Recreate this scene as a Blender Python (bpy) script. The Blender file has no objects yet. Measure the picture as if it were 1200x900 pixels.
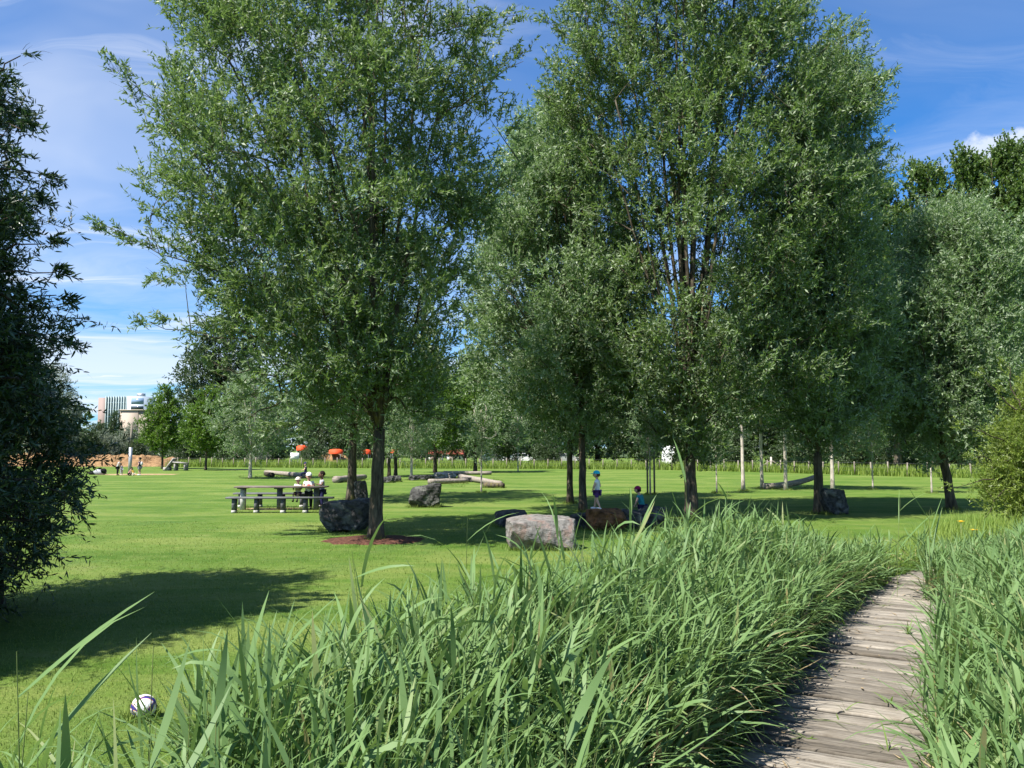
import bpy, bmesh, math, random
import numpy as np
from mathutils import Vector, Matrix, Euler

SC = bpy.context.scene
COL = SC.collection
R = math.radians
PI = math.pi
F, HC, PITCH = 950.0, 2.15, math.atan(75 / 950)   # focal length (px at 1200 wide), eye height, tilt

# ------------------------------------------------------------------ camera
cam = bpy.data.cameras.new('camera')
cam.sensor_width = 36.0
cam.lens = F / 1200 * 36
cam.clip_start, cam.clip_end = 0.05, 6000
co = bpy.data.objects.new('camera', cam)
COL.objects.link(co)
co.location = (0, 0, HC)
co.rotation_euler = (PI / 2 + PITCH, 0, 0)
SC.camera = co


def ray(px, py):
    x, y = (px - 600) / F, (450 - py) / F
    return np.array([x, math.cos(PITCH) - y * math.sin(PITCH), math.sin(PITCH) + y * math.cos(PITCH)])


def G(px, py, z=0.0):
    d = ray(px, py)
    return d * ((z - HC) / d[2]) + np.array([0, 0, HC])


def W(px, py, D):
    d = ray(px, py)
    return d * (D / d[1]) + np.array([0, 0, HC])


# ------------------------------------------------------------------ light
EL, AZ = R(56), R(40)                      # sun from the left, a little behind the viewer
SUN = np.array([-math.cos(AZ) * math.cos(EL), -math.sin(AZ) * math.cos(EL), math.sin(EL)])
SKY_ROT = math.atan2(SUN[0], SUN[1])
sl = bpy.data.lights.new('sun', 'SUN')
sl.energy, sl.angle, sl.color = 5.0, R(0.5), (1.0, 0.955, 0.88)
so = bpy.data.objects.new('sun', sl)
COL.objects.link(so)
so.rotation_euler = Vector(SUN).to_track_quat('Z', 'Y').to_euler()
so.location = (-30, -12, 45)

wd = bpy.data.worlds.new('World')
SC.world = wd
wd.use_nodes = True
nt = wd.node_tree
nt.nodes.clear()


class NB:
    """small node-building helper"""
    def __init__(s, tree):
        s.t = tree

    def n(s, kind, **kw):
        o = s.t.nodes.new(kind)
        for k, v in kw.items():
            if hasattr(o, k):
                setattr(o, k, v)
            else:
                o.inputs[k.replace('_', ' ')].default_value = v
        return o

    def l(s, a, b):
        s.t.links.new(a, b)

    def math(s, op, a, b=None, clamp=False):
        o = s.n('ShaderNodeMath', operation=op, use_clamp=clamp)
        for i, v in enumerate((a, b)):
            if v is None:
                continue
            if isinstance(v, (int, float)):
                o.inputs[i].default_value = v
            else:
                s.l(v, o.inputs[i])
        return o.outputs[0]

    def mix(s, fac, a, b, blend='MIX'):
        o = s.n('ShaderNodeMix', data_type='RGBA', blend_type=blend)
        for sock, v in ((o.inputs[0], fac), (o.inputs[6], a), (o.inputs[7], b)):
            if isinstance(v, (int, float)):
                sock.default_value = v
            elif isinstance(v, tuple):
                sock.default_value = (*v, 1) if len(v) == 3 else v
            else:
                s.l(v, sock)
        return o.outputs[2]

    def ramp(s, fac, pts):
        o = s.n('ShaderNodeValToRGB')
        e = o.color_ramp.elements
        while len(e) < len(pts):
            e.new(0.5)
        for i, (p, c) in enumerate(pts):
            e[i].position = p
            e[i].color = (c, c, c, 1) if isinstance(c, (int, float)) else (*c, 1)
        if fac is not None:
            s.l(fac, o.inputs[0])
        return o.outputs[0]

    def noise(s, vec, scale, detail=4, rough=0.55, dist=0.0):
        o = s.n('ShaderNodeTexNoise')
        o.inputs['Scale'].default_value = scale
        o.inputs['Detail'].default_value = detail
        o.inputs['Roughness'].default_value = rough
        o.inputs['Distortion'].default_value = dist
        if vec is not None:
            s.l(vec, o.inputs['Vector'])
        return o.outputs[0]

    def mapping(s, vec, loc=(0, 0, 0), rot=(0, 0, 0), scale=(1, 1, 1)):
        o = s.n('ShaderNodeMapping')
        o.inputs[1].default_value = loc
        o.inputs[2].default_value = rot
        o.inputs[3].default_value = scale
        s.l(vec, o.inputs[0])
        return o.outputs[0]


b = NB(nt)
sky = b.n('ShaderNodeTexSky', sky_type='NISHITA', sun_disc=False)
sky.sun_elevation = EL
sky.sun_rotation = SKY_ROT
sky.altitude = 200
sky.air_density, sky.dust_density, sky.ozone_density = 1.0, 0.35, 3.2
tc = b.n('ShaderNodeTexCoord')
sep = b.n('ShaderNodeSeparateXYZ')
b.l(tc.outputs['Generated'], sep.inputs[0])
zz = b.math('MAXIMUM', b.math('ADD', sep.outputs[2], 0.06), 0.03)
comb = b.n('ShaderNodeCombineXYZ')
b.l(b.math('DIVIDE', sep.outputs[0], zz), comb.inputs[0])
b.l(b.math('DIVIDE', sep.outputs[1], zz), comb.inputs[1])
wn = b.n('ShaderNodeTexNoise')
wn.inputs['Scale'].default_value = 1.1
wn.inputs['Detail'].default_value = 3
b.l(comb.outputs[0], wn.inputs['Vector'])
wv = b.n('ShaderNodeVectorMath', operation='MULTIPLY_ADD')
b.l(wn.outputs['Color'], wv.inputs[0])
wv.inputs[1].default_value = (0.9, 0.9, 0)
b.l(comb.outputs[0], wv.inputs[2])
PW = wv.outputs[0]
veil = b.noise(b.mapping(PW, (3.1, 1.7, 0), (0, 0, 0.25), (0.45, 0.8, 1)), 0.8, 5, 0.55, 0.8)
wisp = b.noise(b.mapping(PW, (7.4, 2.2, 0), (0, 0, -0.30), (0.40, 1.2, 1)), 1.3, 8, 0.62, 0.7)
leftness = b.ramp(b.math('ADD', b.math('MULTIPLY', sep.outputs[0], 0.8), 0.5), [(0.10, 1.0), (0.60, 0.16)])
cl = b.math('MAXIMUM', b.math('MULTIPLY', b.ramp(veil, [(0.42, 0.0), (0.72, 0.55)]), leftness), b.math('MULTIPLY', b.ramp(wisp, [(0.45, 0.0), (0.70, 0.90)]), b.math('ADD', leftness, 0.12)))
# a bank of small cumulus low in the right
cx = b.n('ShaderNodeVectorMath', operation='SUBTRACT')
b.l(tc.outputs['Generated'], cx.inputs[0])
_c = unit_dir = ray(1165, 172)
_c = _c / np.linalg.norm(_c)
cx.inputs[1].default_value = tuple(float(q) for q in _c)
cm = b.mapping(cx.outputs[0], (0, 0, 0), (0, R(-14), 0), (9, 9, 34))
ln_ = b.n('ShaderNodeVectorMath', operation='LENGTH')
b.l(cm, ln_.inputs[0])
cn = b.noise(tc.outputs['Generated'], 26, 6, 0.6)
cum = b.ramp(b.math('SUBTRACT', b.math('ADD', cn, 0.35), b.math('MULTIPLY', ln_.outputs['Value'], 0.55)), [(0.51, 0.0), (0.70, 0.75)])
cl = b.math('MAXIMUM', cl, cum)
low = b.ramp(sep.outputs[2], [(0.02, 1.0), (0.30, 0.22)])
bands = b.ramp(b.noise(b.mapping(PW, (1.2, 5.0, 0), (0, 0, 0.08), (0.22, 0.5, 1)), 1.0, 7, 0.62, 0.5),
               [(0.34, 0.0), (0.60, 0.92)])
cl2 = b.math('MAXIMUM', cl, b.math('MULTIPLY', bands, low))
tint = b.mix(1.0, sky.outputs[0], (0.27, 0.90, 1.46), 'MULTIPLY')
cloudy = b.mix(cl2, tint, (7.6, 8.1, 8.9))
bg = b.n('ShaderNodeBackground', Strength=0.06)
b.l(cloudy, bg.inputs[0])
wo = b.n('ShaderNodeOutputWorld')
b.l(bg.outputs[0], wo.inputs[0])

SC.view_settings.view_transform = 'Standard'
SC.view_settings.look = 'None'
SC.view_settings.exposure = 1.12
SC.view_settings.gamma = 1.0
SC.view_settings.use_curve_mapping = False
SC.render.engine = 'CYCLES'
SC.cycles.max_bounces = 6
SC.cycles.diffuse_bounces = 2
SC.cycles.glossy_bounces = 2
SC.cycles.transmission_bounces = 4
SC.cycles.use_denoising = True
SC.cycles.caustics_reflective = False
SC.cycles.caustics_refractive = False

# ------------------------------------------------------------------ materials
M = {}


def new_mat(name):
    m = bpy.data.materials.new(name)
    m.use_nodes = True
    m.node_tree.nodes.clear()
    return m, NB(m.node_tree)


def finish(m, b, shader):
    o = b.n('ShaderNodeOutputMaterial')
    b.l(shader, o.inputs[0])
    return m


def principled(b, color, rough=0.7, spec=0.3, metal=0.0, normal=None):
    p = b.n('ShaderNodeBsdfPrincipled')
    if isinstance(color, tuple):
        p.inputs['Base Color'].default_value = (*color, 1)
    else:
        b.l(color, p.inputs['Base Color'])
    if isinstance(rough, (int, float)):
        p.inputs['Roughness'].default_value = rough
    else:
        b.l(rough, p.inputs['Roughness'])
    p.inputs['Specular IOR Level'].default_value = spec
    p.inputs['Metallic'].default_value = metal
    if normal is not None:
        b.l(normal, p.inputs['Normal'])
    return p.outputs[0]


def bump(b, h, strength=0.5, dist=0.02):
    o = b.n('ShaderNodeBump')
    o.inputs['Strength'].default_value = strength
    o.inputs['Distance'].default_value = dist
    b.l(h, o.inputs['Height'])
    return o.outputs[0]


def mat_leaf(name, dark, light, back, trans=0.3, rough=0.42, spec=0.35, tcol=None, tip=None):
    m, b = new_mat(name)
    at = b.n('ShaderNodeAttribute', attribute_name='rnd')
    c = b.ramp(at.outputs['Fac'], [(0.1, dark), (0.9, light)] if tip is None else [(0.1, dark), (0.86, light), (0.99, tip)])
    ge = b.n('ShaderNodeNewGeometry')
    c2 = b.mix(ge.outputs['Backfacing'], c, b.mix(0.6, c, back))
    p = principled(b, c2, rough, spec)
    t = b.n('ShaderNodeBsdfTranslucent')
    b.l(b.mix(0.75, c, tcol or tuple(min(1, v * 1.6) for v in light)), t.inputs[0])
    mx = b.n('ShaderNodeMixShader')
    mx.inputs[0].default_value = trans
    b.l(p, mx.inputs[1])
    b.l(t.outputs[0], mx.inputs[2])
    M[name] = finish(m, b, mx.outputs[0])


def mat_rough(name, c1, c2, scale=6, rough=0.85, bump_s=0.6, spec=0.2, stretch=(1, 1, 1), c3=None, dist=0.02, lo=0.35, hi=0.65):
    m, b = new_mat(name)
    tc = b.n('ShaderNodeTexCoord')
    v = b.mapping(tc.outputs['Object'], scale=stretch)
    n1 = b.noise(v, scale, 8, 0.65)
    c = b.ramp(n1, [(lo, c1), (hi, c2)])
    if c3:
        n2 = b.noise(v, scale * 0.33, 4, 0.6, 0.5)
        c = b.mix(b.ramp(n2, [(0.54, 0.0), (0.64, 0.85)]), c, c3)
    M[name] = finish(m, b, principled(b, c, rough, spec, 0, bump(b, n1, bump_s, dist)))


def mat_plain(name, col, rough=0.6, spec=0.3, metal=0.0, var=0.12):
    m, b = new_mat(name)
    tc = b.n('ShaderNodeTexCoord')
    n1 = b.noise(tc.outputs['Object'], 9, 5, 0.6)
    c = b.ramp(n1, [(0.3, tuple(v * (1 - var) for v in col)), (0.7, tuple(min(1, v * (1 + var)) for v in col))])
    M[name] = finish(m, b, principled(b, c, rough, spec, metal))


mat_leaf('willow_leaf', (0.040, 0.090, 0.019), (0.152, 0.235, 0.054), (0.25, 0.30, 0.20), 0.32, 0.45, 0.3)
mat_leaf('willow_leaf_silver', (0.056, 0.116, 0.034), (0.188, 0.285, 0.095), (0.30, 0.35, 0.25), 0.32, 0.45, 0.3)
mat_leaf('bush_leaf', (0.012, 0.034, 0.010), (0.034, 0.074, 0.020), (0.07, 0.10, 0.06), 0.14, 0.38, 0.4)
mat_leaf('yellow_leaf', (0.090, 0.155, 0.018), (0.235, 0.305, 0.045), (0.16, 0.20, 0.07), 0.3)
mat_leaf('bright_leaf', (0.055, 0.13, 0.010), (0.12, 0.215, 0.018), (0.12, 0.17, 0.06), 0.3)
mat_leaf('poplar_leaf', (0.050, 0.102, 0.018), (0.13, 0.205, 0.038), (0.09, 0.12, 0.06), 0.22)
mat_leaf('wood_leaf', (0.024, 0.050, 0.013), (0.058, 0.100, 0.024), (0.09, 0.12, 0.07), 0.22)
mat_leaf('silver_shrub_leaf', (0.085, 0.115, 0.065), (0.19, 0.23, 0.15), (0.25, 0.28, 0.22), 0.2)
mat_leaf('reed_leaf', (0.048, 0.110, 0.034), (0.205, 0.300, 0.112), (0.13, 0.22, 0.075), 0.30, 0.5, 0.2,
         (0.22, 0.36, 0.07), (0.36, 0.30, 0.14))
mat_leaf('reed_stem', (0.10, 0.15, 0.045), (0.24, 0.27, 0.10), (0.2, 0.22, 0.1), 0.0)
mat_leaf('reed_dry', (0.19, 0.135, 0.06), (0.40, 0.32, 0.17), (0.3, 0.25, 0.14), 0.15, 0.6, 0.2)
mat_leaf('weed_leaf', (0.055, 0.13, 0.014), (0.15, 0.25, 0.03), (0.14, 0.2, 0.06), 0.3)
mat_leaf('grass_blade', (0.074, 0.142, 0.018), (0.165, 0.222, 0.046), (0.19, 0.25, 0.05), 0.3, 0.55, 0.2)
mat_leaf('meadow_blade', (0.085, 0.16, 0.02), (0.23, 0.31, 0.05), (0.2, 0.27, 0.06), 0.3, 0.55, 0.2)
mat_leaf('litter_leaf', (0.20, 0.13, 0.06), (0.42, 0.32, 0.17), (0.4, 0.3, 0.18), 0.1)
mat_plain('flower_yellow', (0.75, 0.45, 0.02))
mat_rough('bark', (0.030, 0.024, 0.018), (0.135, 0.112, 0.082), 7, 0.9, 0.9, 0.1, (1.6, 1.6, 0.35), (0.15, 0.13, 0.05))
mat_rough('bark_dark', (0.022, 0.018, 0.014), (0.085, 0.068, 0.05), 7, 0.9, 0.9, 0.1, (1.6, 1.6, 0.35))
mat_rough('bark_pale', (0.28, 0.24, 0.20), (0.60, 0.54, 0.47), 6, 0.85, 0.5, 0.15, (1, 1, 0.5), (0.16, 0.13, 0.10))
mat_rough('stone_dark', (0.018, 0.018, 0.018), (0.085, 0.082, 0.077), 8, 0.85, 1.0, 0.25, (1, 1, 1), (0.16, 0.16, 0.14), 0.06)
mat_rough('stone_pink', (0.085, 0.078, 0.07), (0.245, 0.23, 0.21), 9, 0.85, 0.8, 0.25, (1, 1, 1), (0.215, 0.150, 0.125), 0.05)
mat_rough('stone_rust', (0.055, 0.028, 0.014), (0.28, 0.125, 0.05), 4.5, 0.85, 1.0, 0.2, (1, 1, 1), (0.03, 0.022, 0.018), 0.05)
mat_rough('stone_pale', (0.22, 0.20, 0.18), (0.42, 0.39, 0.36), 5, 0.85, 0.6, 0.2)
mat_rough('log_wood', (0.15, 0.125, 0.10), (0.36, 0.31, 0.26), 5, 0.85, 0.7, 0.15, (0.6, 2.5, 2.5))
mat_rough('post_wood', (0.13, 0.11, 0.09), (0.30, 0.26, 0.21), 6, 0.85, 0.5, 0.15, (2, 2, 0.4))
mat_rough('table_wood', (0.075, 0.062, 0.055), (0.20, 0.165, 0.14), 5, 0.8, 0.4, 0.25, (0.6, 3, 3))
mat_rough('bench_wood', (0.06, 0.062, 0.065), (0.15, 0.15, 0.155), 5, 0.75, 0.4, 0.3, (0.6, 3, 3))
mat_rough('concrete', (0.34, 0.33, 0.31), (0.55, 0.53, 0.50), 8, 0.9, 0.3, 0.2)
mat_rough('mulch', (0.045, 0.020, 0.014), (0.16, 0.075, 0.050), 16, 0.95, 1.0, 0.1, dist=0.05)
mat_rough('soil', (0.028, 0.022, 0.015), (0.085, 0.070, 0.042), 7, 0.95, 0.9, 0.1)
mat_rough('sand', (0.26, 0.17, 0.085), (0.42, 0.30, 0.17), 2, 0.95, 0.6, 0.1)
mat_rough('earth', (0.15, 0.085, 0.04), (0.36, 0.225, 0.115), 1.8, 0.95, 1.0, 0.1, dist=0.3)
mat_plain('metal_grey', (0.42, 0.43, 0.44), 0.45, 0.5, 0.6)
mat_plain('orange_cloth', (0.68, 0.075, 0.018), 0.7)
mat_plain('white_paint', (0.78, 0.78, 0.77), 0.5)
mat_plain('car_silver', (0.55, 0.56, 0.58), 0.3, 0.5, 0.3)
mat_plain('car_red', (0.42, 0.05, 0.04), 0.3, 0.5)
mat_plain('tyre', (0.02, 0.02, 0.02), 0.8)
mat_plain('glass_dark', (0.03, 0.04, 0.05), 0.08, 0.6)
mat_plain('roof_red', (0.30, 0.075, 0.05), 0.8)
mat_plain('facade_beige', (0.38, 0.31, 0.25), 0.85)
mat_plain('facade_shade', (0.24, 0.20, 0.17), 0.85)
mat_plain('facade_white', (0.40, 0.46, 0.53), 0.6)
mat_plain('facade_brown', (0.28, 0.21, 0.19), 0.8)
mat_plain('glass_green', (0.16, 0.24, 0.25), 0.12, 0.6)
mat_plain('glass_blue', (0.20, 0.28, 0.40), 0.12, 0.6)
mat_plain('fin_pale', (0.36, 0.43, 0.42), 0.5)
mat_plain('skin_light', (0.56, 0.34, 0.25), 0.55)
mat_plain('skin_dark', (0.16, 0.085, 0.055), 0.55)
mat_plain('eye', (0.02, 0.015, 0.012), 0.3)
mat_plain('lip', (0.36, 0.13, 0.11), 0.5)
for nm, c in dict(cloth_white=(0.74, 0.73, 0.72), cloth_navy=(0.022, 0.022, 0.075), cloth_purple=(0.085, 0.035, 0.16),
                  cloth_black=(0.018, 0.018, 0.02), cloth_red=(0.60, 0.035, 0.045), cloth_blue=(0.06, 0.07, 0.42),
                  cloth_teal=(0.03, 0.22, 0.23), cloth_turquoise=(0.03, 0.50, 0.62), cloth_maroon=(0.22, 0.012, 0.075),
                  cloth_cream=(0.72, 0.66, 0.55), cloth_pink=(0.62, 0.28, 0.28), cloth_grey=(0.35, 0.35, 0.38),
                  cloth_yellow=(0.6, 0.4, 0.08), hair_dark=(0.018, 0.012, 0.01), hair_brown=(0.09, 0.05, 0.025)).items():
    mat_plain(nm, c, 0.85, 0.15)
mat_plain('ball_white', (0.80, 0.79, 0.78), 0.35, 0.5, 0, 0.03)
mat_plain('ball_navy', (0.04, 0.03, 0.20), 0.35, 0.5, 0, 0.05)
mat_plain('ball_orange', (0.75, 0.30, 0.10), 0.35, 0.5, 0, 0.05)

# lawn
m, b = new_mat('lawn')
tc = b.n('ShaderNodeTexCoord')
P = tc.outputs['Object']
n_big = b.noise(b.mapping(P, rot=(0, 0, 0.06), scale=(0.22, 0.62, 1)), 0.7, 8, 0.68, 0.5)
n_mid = b.noise(b.mapping(P, scale=(0.9, 1.0, 1)), 1.3, 8, 0.72)
n_fine = b.noise(P, 42, 4, 0.75)
n_dot = b.noise(P, 9, 5, 0.7)
c = b.ramp(n_big, [(0.38, (0.056, 0.122, 0.014)), (0.50, (0.100, 0.172, 0.026)), (0.60, (0.185, 0.228, 0.056))])
c = b.mix(b.ramp(n_mid, [(0.42, 0.0), (0.66, 0.65)]), c, (0.165, 0.212, 0.056))
c = b.mix(b.ramp(n_fine, [(0.36, 0.65), (0.56, 0.0)]), c, (0.055, 0.105, 0.012))
c = b.mix(b.ramp(n_dot, [(0.38, 0.35), (0.5, 0.0)]), c, (0.070, 0.130, 0.014))
n_patch = b.noise(P, 0.55, 6, 0.7, 0.6)
c = b.mix(b.ramp(n_patch, [(0.54, 0.0), (0.66, 0.55)]), c, (0.060, 0.122, 0.026))
n_dry = b.noise(b.mapping(P, (31, 7, 0)), 0.8, 7, 0.72, 0.3)
c = b.mix(b.ramp(n_dry, [(0.60, 0.0), (0.72, 0.6)]), c, (0.215, 0.225, 0.085))
h = b.math('ADD', b.math('MULTIPLY', n_fine, 0.6), b.math('MULTIPLY', n_dot, 0.8))
M['lawn'] = finish(m, b, principled(b, c, 0.9, 0.12, 0, bump(b, h, 0.9, 0.04)))

# weathered boards: attribute 'pl' = (along, across, tone)
m, b = new_mat('boards')
at = b.n('ShaderNodeAttribute', attribute_name='pl')
sp = b.n('ShaderNodeSeparateXYZ')
b.l(at.outputs['Vector'], sp.inputs[0])
cv = b.n('ShaderNodeCombineXYZ')
b.l(sp.outputs[0], cv.inputs[0])
b.l(b.math('ADD', b.math('MULTIPLY', sp.outputs[1], 1.0), b.math('MULTIPLY', sp.outputs[2], 37.0)), cv.inputs[1])
g1 = b.noise(b.mapping(cv.outputs[0], scale=(1.3, 26, 1)), 2.2, 8, 0.7, 0.4)
g2 = b.noise(cv.outputs[0], 2.0, 5, 0.65)
c = b.ramp(g1, [(0.32, (0.075, 0.064, 0.052)), (0.50, (0.205, 0.184, 0.156)), (0.70, (0.345, 0.316, 0.274))])
c = b.mix(1.0, c, b.ramp(sp.outputs[2], [(0.0, (0.55, 0.53, 0.50)), (0.5, (0.95, 0.94, 0.92)), (1.0, (1.3, 1.28, 1.24))]), 'MULTIPLY')
c = b.mix(b.ramp(g2, [(0.52, 0.0), (0.70, 0.55)]), c, (0.120, 0.098, 0.070))
M['boards'] = finish(m, b, principled(b, c, 0.85, 0.2, 0, bump(b, g1, 0.8, 0.012)))


# ------------------------------------------------------------------ object helpers
def tag(o, label=None, cat=None, group=None, kind=None):
    for k, v in (('label', label), ('category', cat), ('group', group), ('kind', kind)):
        if v:
            o[k] = v
    return o


def thing(name, label, cat, loc=(0, 0, 0), rz=0.0, group=None):
    o = bpy.data.objects.new(name, None)
    o.empty_display_size = 0.2
    COL.objects.link(o)
    o.location = [float(v) for v in loc]
    o.rotation_euler = (0, 0, rz)
    return tag(o, label, cat, group)


def link(name, me, mats, parent=None):
    o = bpy.data.objects.new(name, me)
    COL.objects.link(o)
    for mt in (mats if isinstance(mats, (list, tuple)) else [mats]):
        me.materials.append(M[mt] if isinstance(mt, str) else mt)
    if parent is not None:
        o.parent = parent
    return o


class MB:
    """collects verts / faces; builds ONE mesh object"""
    def __init__(s):
        s.v, s.q, s.t, s.mq, s.mt, s.rnd, s.n, s.poly = [], [], [], [], [], [], 0, []

    def add(s, v, q=None, t=None, mi=0, rnd=None):
        v = np.asarray(v, dtype=np.float32).reshape(-1, 3)
        s.v.append(v)
        if q is not None and len(q):
            q = np.asarray(q, dtype=np.int64).reshape(-1, 4)
            s.q.append(q + s.n)
            s.mq.append(np.broadcast_to(np.asarray(mi), (len(q),)))
        if t is not None and len(t):
            t = np.asarray(t, dtype=np.int64).reshape(-1, 3)
            s.t.append(t + s.n)
            s.mt.append(np.full(len(t), mi))
        s.rnd.append(np.full(len(v), 0.5, np.float32) if rnd is None else np.broadcast_to(np.asarray(rnd, np.float32), (len(v),)))
        s.n += len(v)

    def box(s, c, size, rz=0.0, mi=0, rot=None):
        x, y, z = [d / 2 for d in size]
        v = np.array([[-x, -y, -z], [x, -y, -z], [x, y, -z], [-x, y, -z], [-x, -y, z], [x, -y, z], [x, y, z], [-x, y, z]])
        Rm = np.array((rot or Euler((0, 0, rz))).to_matrix())
        v = v @ Rm.T + np.asarray(c)
        s.add(v, [[3, 2, 1, 0], [4, 5, 6, 7], [0, 1, 5, 4], [1, 2, 6, 5], [2, 3, 7, 6], [3, 0, 4, 7]], mi=mi)

    def tube(s, pts, rad, sides=6, mi=0, cap=True):
        pts = np.asarray(pts, dtype=float)
        k = len(pts)
        rad = np.broadcast_to(np.asarray(rad, dtype=float), (k,))
        tan = np.gradient(pts, axis=0)
        tan /= np.linalg.norm(tan, axis=1)[:, None] + 1e-9
        ref = np.array([1.0, 0, 0]) if abs(tan[:, 0]).mean() < 0.7 else np.array([0, 1.0, 0])
        u = np.cross(tan, ref)
        u /= np.linalg.norm(u, axis=1)[:, None] + 1e-9
        w = np.cross(tan, u)
        a = np.arange(sides) * 2 * PI / sides
        ring = u[:, None, :] * np.cos(a)[None, :, None] + w[:, None, :] * np.sin(a)[None, :, None]
        v = pts[:, None, :] + ring * rad[:, None, None]
        i = np.arange(k - 1)[:, None] * sides
        j = np.arange(sides)[None, :]
        j2 = (j + 1) % sides
        q = np.stack([i + j2, i + j, i + sides + j, i + sides + j2], -1).reshape(-1, 4)
        v = v.reshape(-1, 3)
        t = None
        if cap:
            v = np.vstack([v, pts[0], pts[-1]])
            c0, c1 = k * sides, k * sides + 1
            jj = np.arange(sides)
            t = np.vstack([np.stack([np.full(sides, c0), jj, (jj + 1) % sides], -1),
                           np.stack([np.full(sides, c1), (k - 1) * sides + (jj + 1) % sides, (k - 1) * sides + jj], -1)])
        s.add(v, q, t, mi)

    def ball(s, c, r, mi=0, nu=10, nv=7, zmin=-1.0, rot=None):
        r = np.broadcast_to(np.asarray(r, float), (3,))
        th = np.linspace(math.acos(max(-1, zmin)), 0, nv)
        ph = np.arange(nu) * 2 * PI / nu
        v = np.stack([np.sin(th)[:, None] * np.cos(ph), np.sin(th)[:, None] * np.sin(ph), np.cos(th)[:, None] + 0 * ph], -1).reshape(-1, 3) * r
        if rot is not None:
            v = v @ np.array(rot.to_matrix()).T
        i = np.arange(nv - 1)[:, None] * nu
        j = np.arange(nu)[None, :]
        j2 = (j + 1) % nu
        q = np.stack([i + j, i + j2, i + nu + j2, i + nu + j], -1).reshape(-1, 4)
        s.add(v + np.asarray(c), q, mi=mi)

    def build(s, name, mats, parent=None, smooth=False):
        me = bpy.data.meshes.new(name)
        V = np.vstack(s.v).astype(np.float32)
        Q = np.vstack(s.q) if s.q else np.zeros((0, 4), np.int64)
        T = np.vstack(s.t) if s.t else np.zeros((0, 3), np.int64)
        me.vertices.add(len(V))
        me.vertices.foreach_set('co', V.ravel())
        nl = Q.size + T.size
        me.loops.add(nl)
        me.loops.foreach_set('vertex_index', np.concatenate([Q.ravel(), T.ravel()]).astype(np.int32))
        me.polygons.add(len(Q) + len(T))
        st = np.concatenate([np.arange(len(Q)) * 4, len(Q) * 4 + np.arange(len(T)) * 3]).astype(np.int32)
        me.polygons.foreach_set('loop_start', st)
        mi = np.concatenate(s.mq + s.mt).astype(np.int32)
        me.polygons.foreach_set('material_index', mi)
        if smooth:
            me.polygons.foreach_set('use_smooth', np.ones(len(mi), bool))
        a = me.attributes.new('rnd', 'FLOAT', 'POINT')
        a.data.foreach_set('value', np.concatenate(s.rnd).astype(np.float32))
        me.update()
        me.validate()
        return link(name, me, mats, parent)


def dup(root, loc, rz=0.0, scale=(1, 1, 1), label=None):
    r = root.copy()
    COL.objects.link(r)
    r.location = [float(v) for v in loc]
    r.rotation_euler = (0, 0, rz)
    r.scale = scale
    if label:
        r['label'] = label
    for ch in list(root.children):
        c = ch.copy()
        COL.objects.link(c)
        c.parent = r
        for g in ch.children:
            d = g.copy()
            COL.objects.link(d)
            d.parent = c
    return r


class Noise3:
    def __init__(s, rng, scale, k=9):
        d = rng.normal(size=(k, 3))
        d /= np.linalg.norm(d, axis=1)[:, None]
        s.k = d * (2 * PI / scale) * rng.uniform(0.5, 1.5, k)[:, None]
        s.p = rng.uniform(0, 2 * PI, k)

    def __call__(s, p):
        return np.sin(p @ s.k.T + s.p).mean(1) * 2.0      # about -1..1


def unit(v):
    return v / (np.linalg.norm(v, axis=-1, keepdims=True) + 1e-9)


def leaves(mb, pos, dirs, L, Wd, rng, rnd, seg=1, upbias=0.5, mi=0):
    """rhombic leaf faces (seg=2: bent six-cornered leaves)"""
    n = len(pos)
    d = unit(dirs)
    ref = rng.normal(size=(n, 3)) * (1 - upbias) + np.array([0, 0, 1.0]) * upbias
    side = unit(np.cross(d, ref))
    nrm = np.cross(side, d)
    L = L[:, None]
    Wd = Wd[:, None] * 0.5
    if seg == 1:
        v = np.stack([pos, pos + d * L * 0.42 - side * Wd, pos + d * L, pos + d * L * 0.42 + side * Wd], 1)
        q = np.arange(n)[:, None] * 4 + np.arange(4)[None, :]
        mb.add(v.reshape(-1, 3), q, mi=mi, rnd=np.repeat(rnd, 4))
    else:
        k = rng.uniform(0.0, 0.22, (n, 1)) * L
        p0, p1, p2, p3 = pos, pos + d * L * 0.3 - nrm * k * 0.1, pos + d * L * 0.68 - nrm * k * 0.5, pos + d * L * 0.97 - nrm * k * 1.1
        v = np.stack([p0, p1 - side * Wd, p2 - side * Wd * 0.75, p3, p2 + side * Wd * 0.75, p1 + side * Wd], 1)
        base = np.arange(n)[:, None] * 6
        q = np.vstack([base + np.array([[0, 1, 5, 0]])])[:, :3]
        q2 = base + np.array([[1, 2, 4, 5]])
        t2 = base + np.array([[2, 3, 4]])
        mb.add(v.reshape(-1, 3), q2, np.vstack([q, t2]), mi=mi, rnd=np.repeat(rnd, 6))


def bez(p0, p1, p2, k):
    t = np.linspace(0, 1, k)[:, None]
    return (1 - t) ** 2 * p0 + 2 * t * (1 - t) * p1 + t ** 2 * p2


# ------------------------------------------------------------------ trees
def env_px(base, D, rows):
    z, l, r = [], [], []
    for py, xl, xr in sorted(rows, key=lambda a: -a[0]):
        a, c = W(xl, py, D), W(xr, py, D)
        z.append(a[2]); l.append(a[0] - base[0]); r.append(c[0] - base[0])
    return np.array(z), np.array(l), np.array(r)


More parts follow.
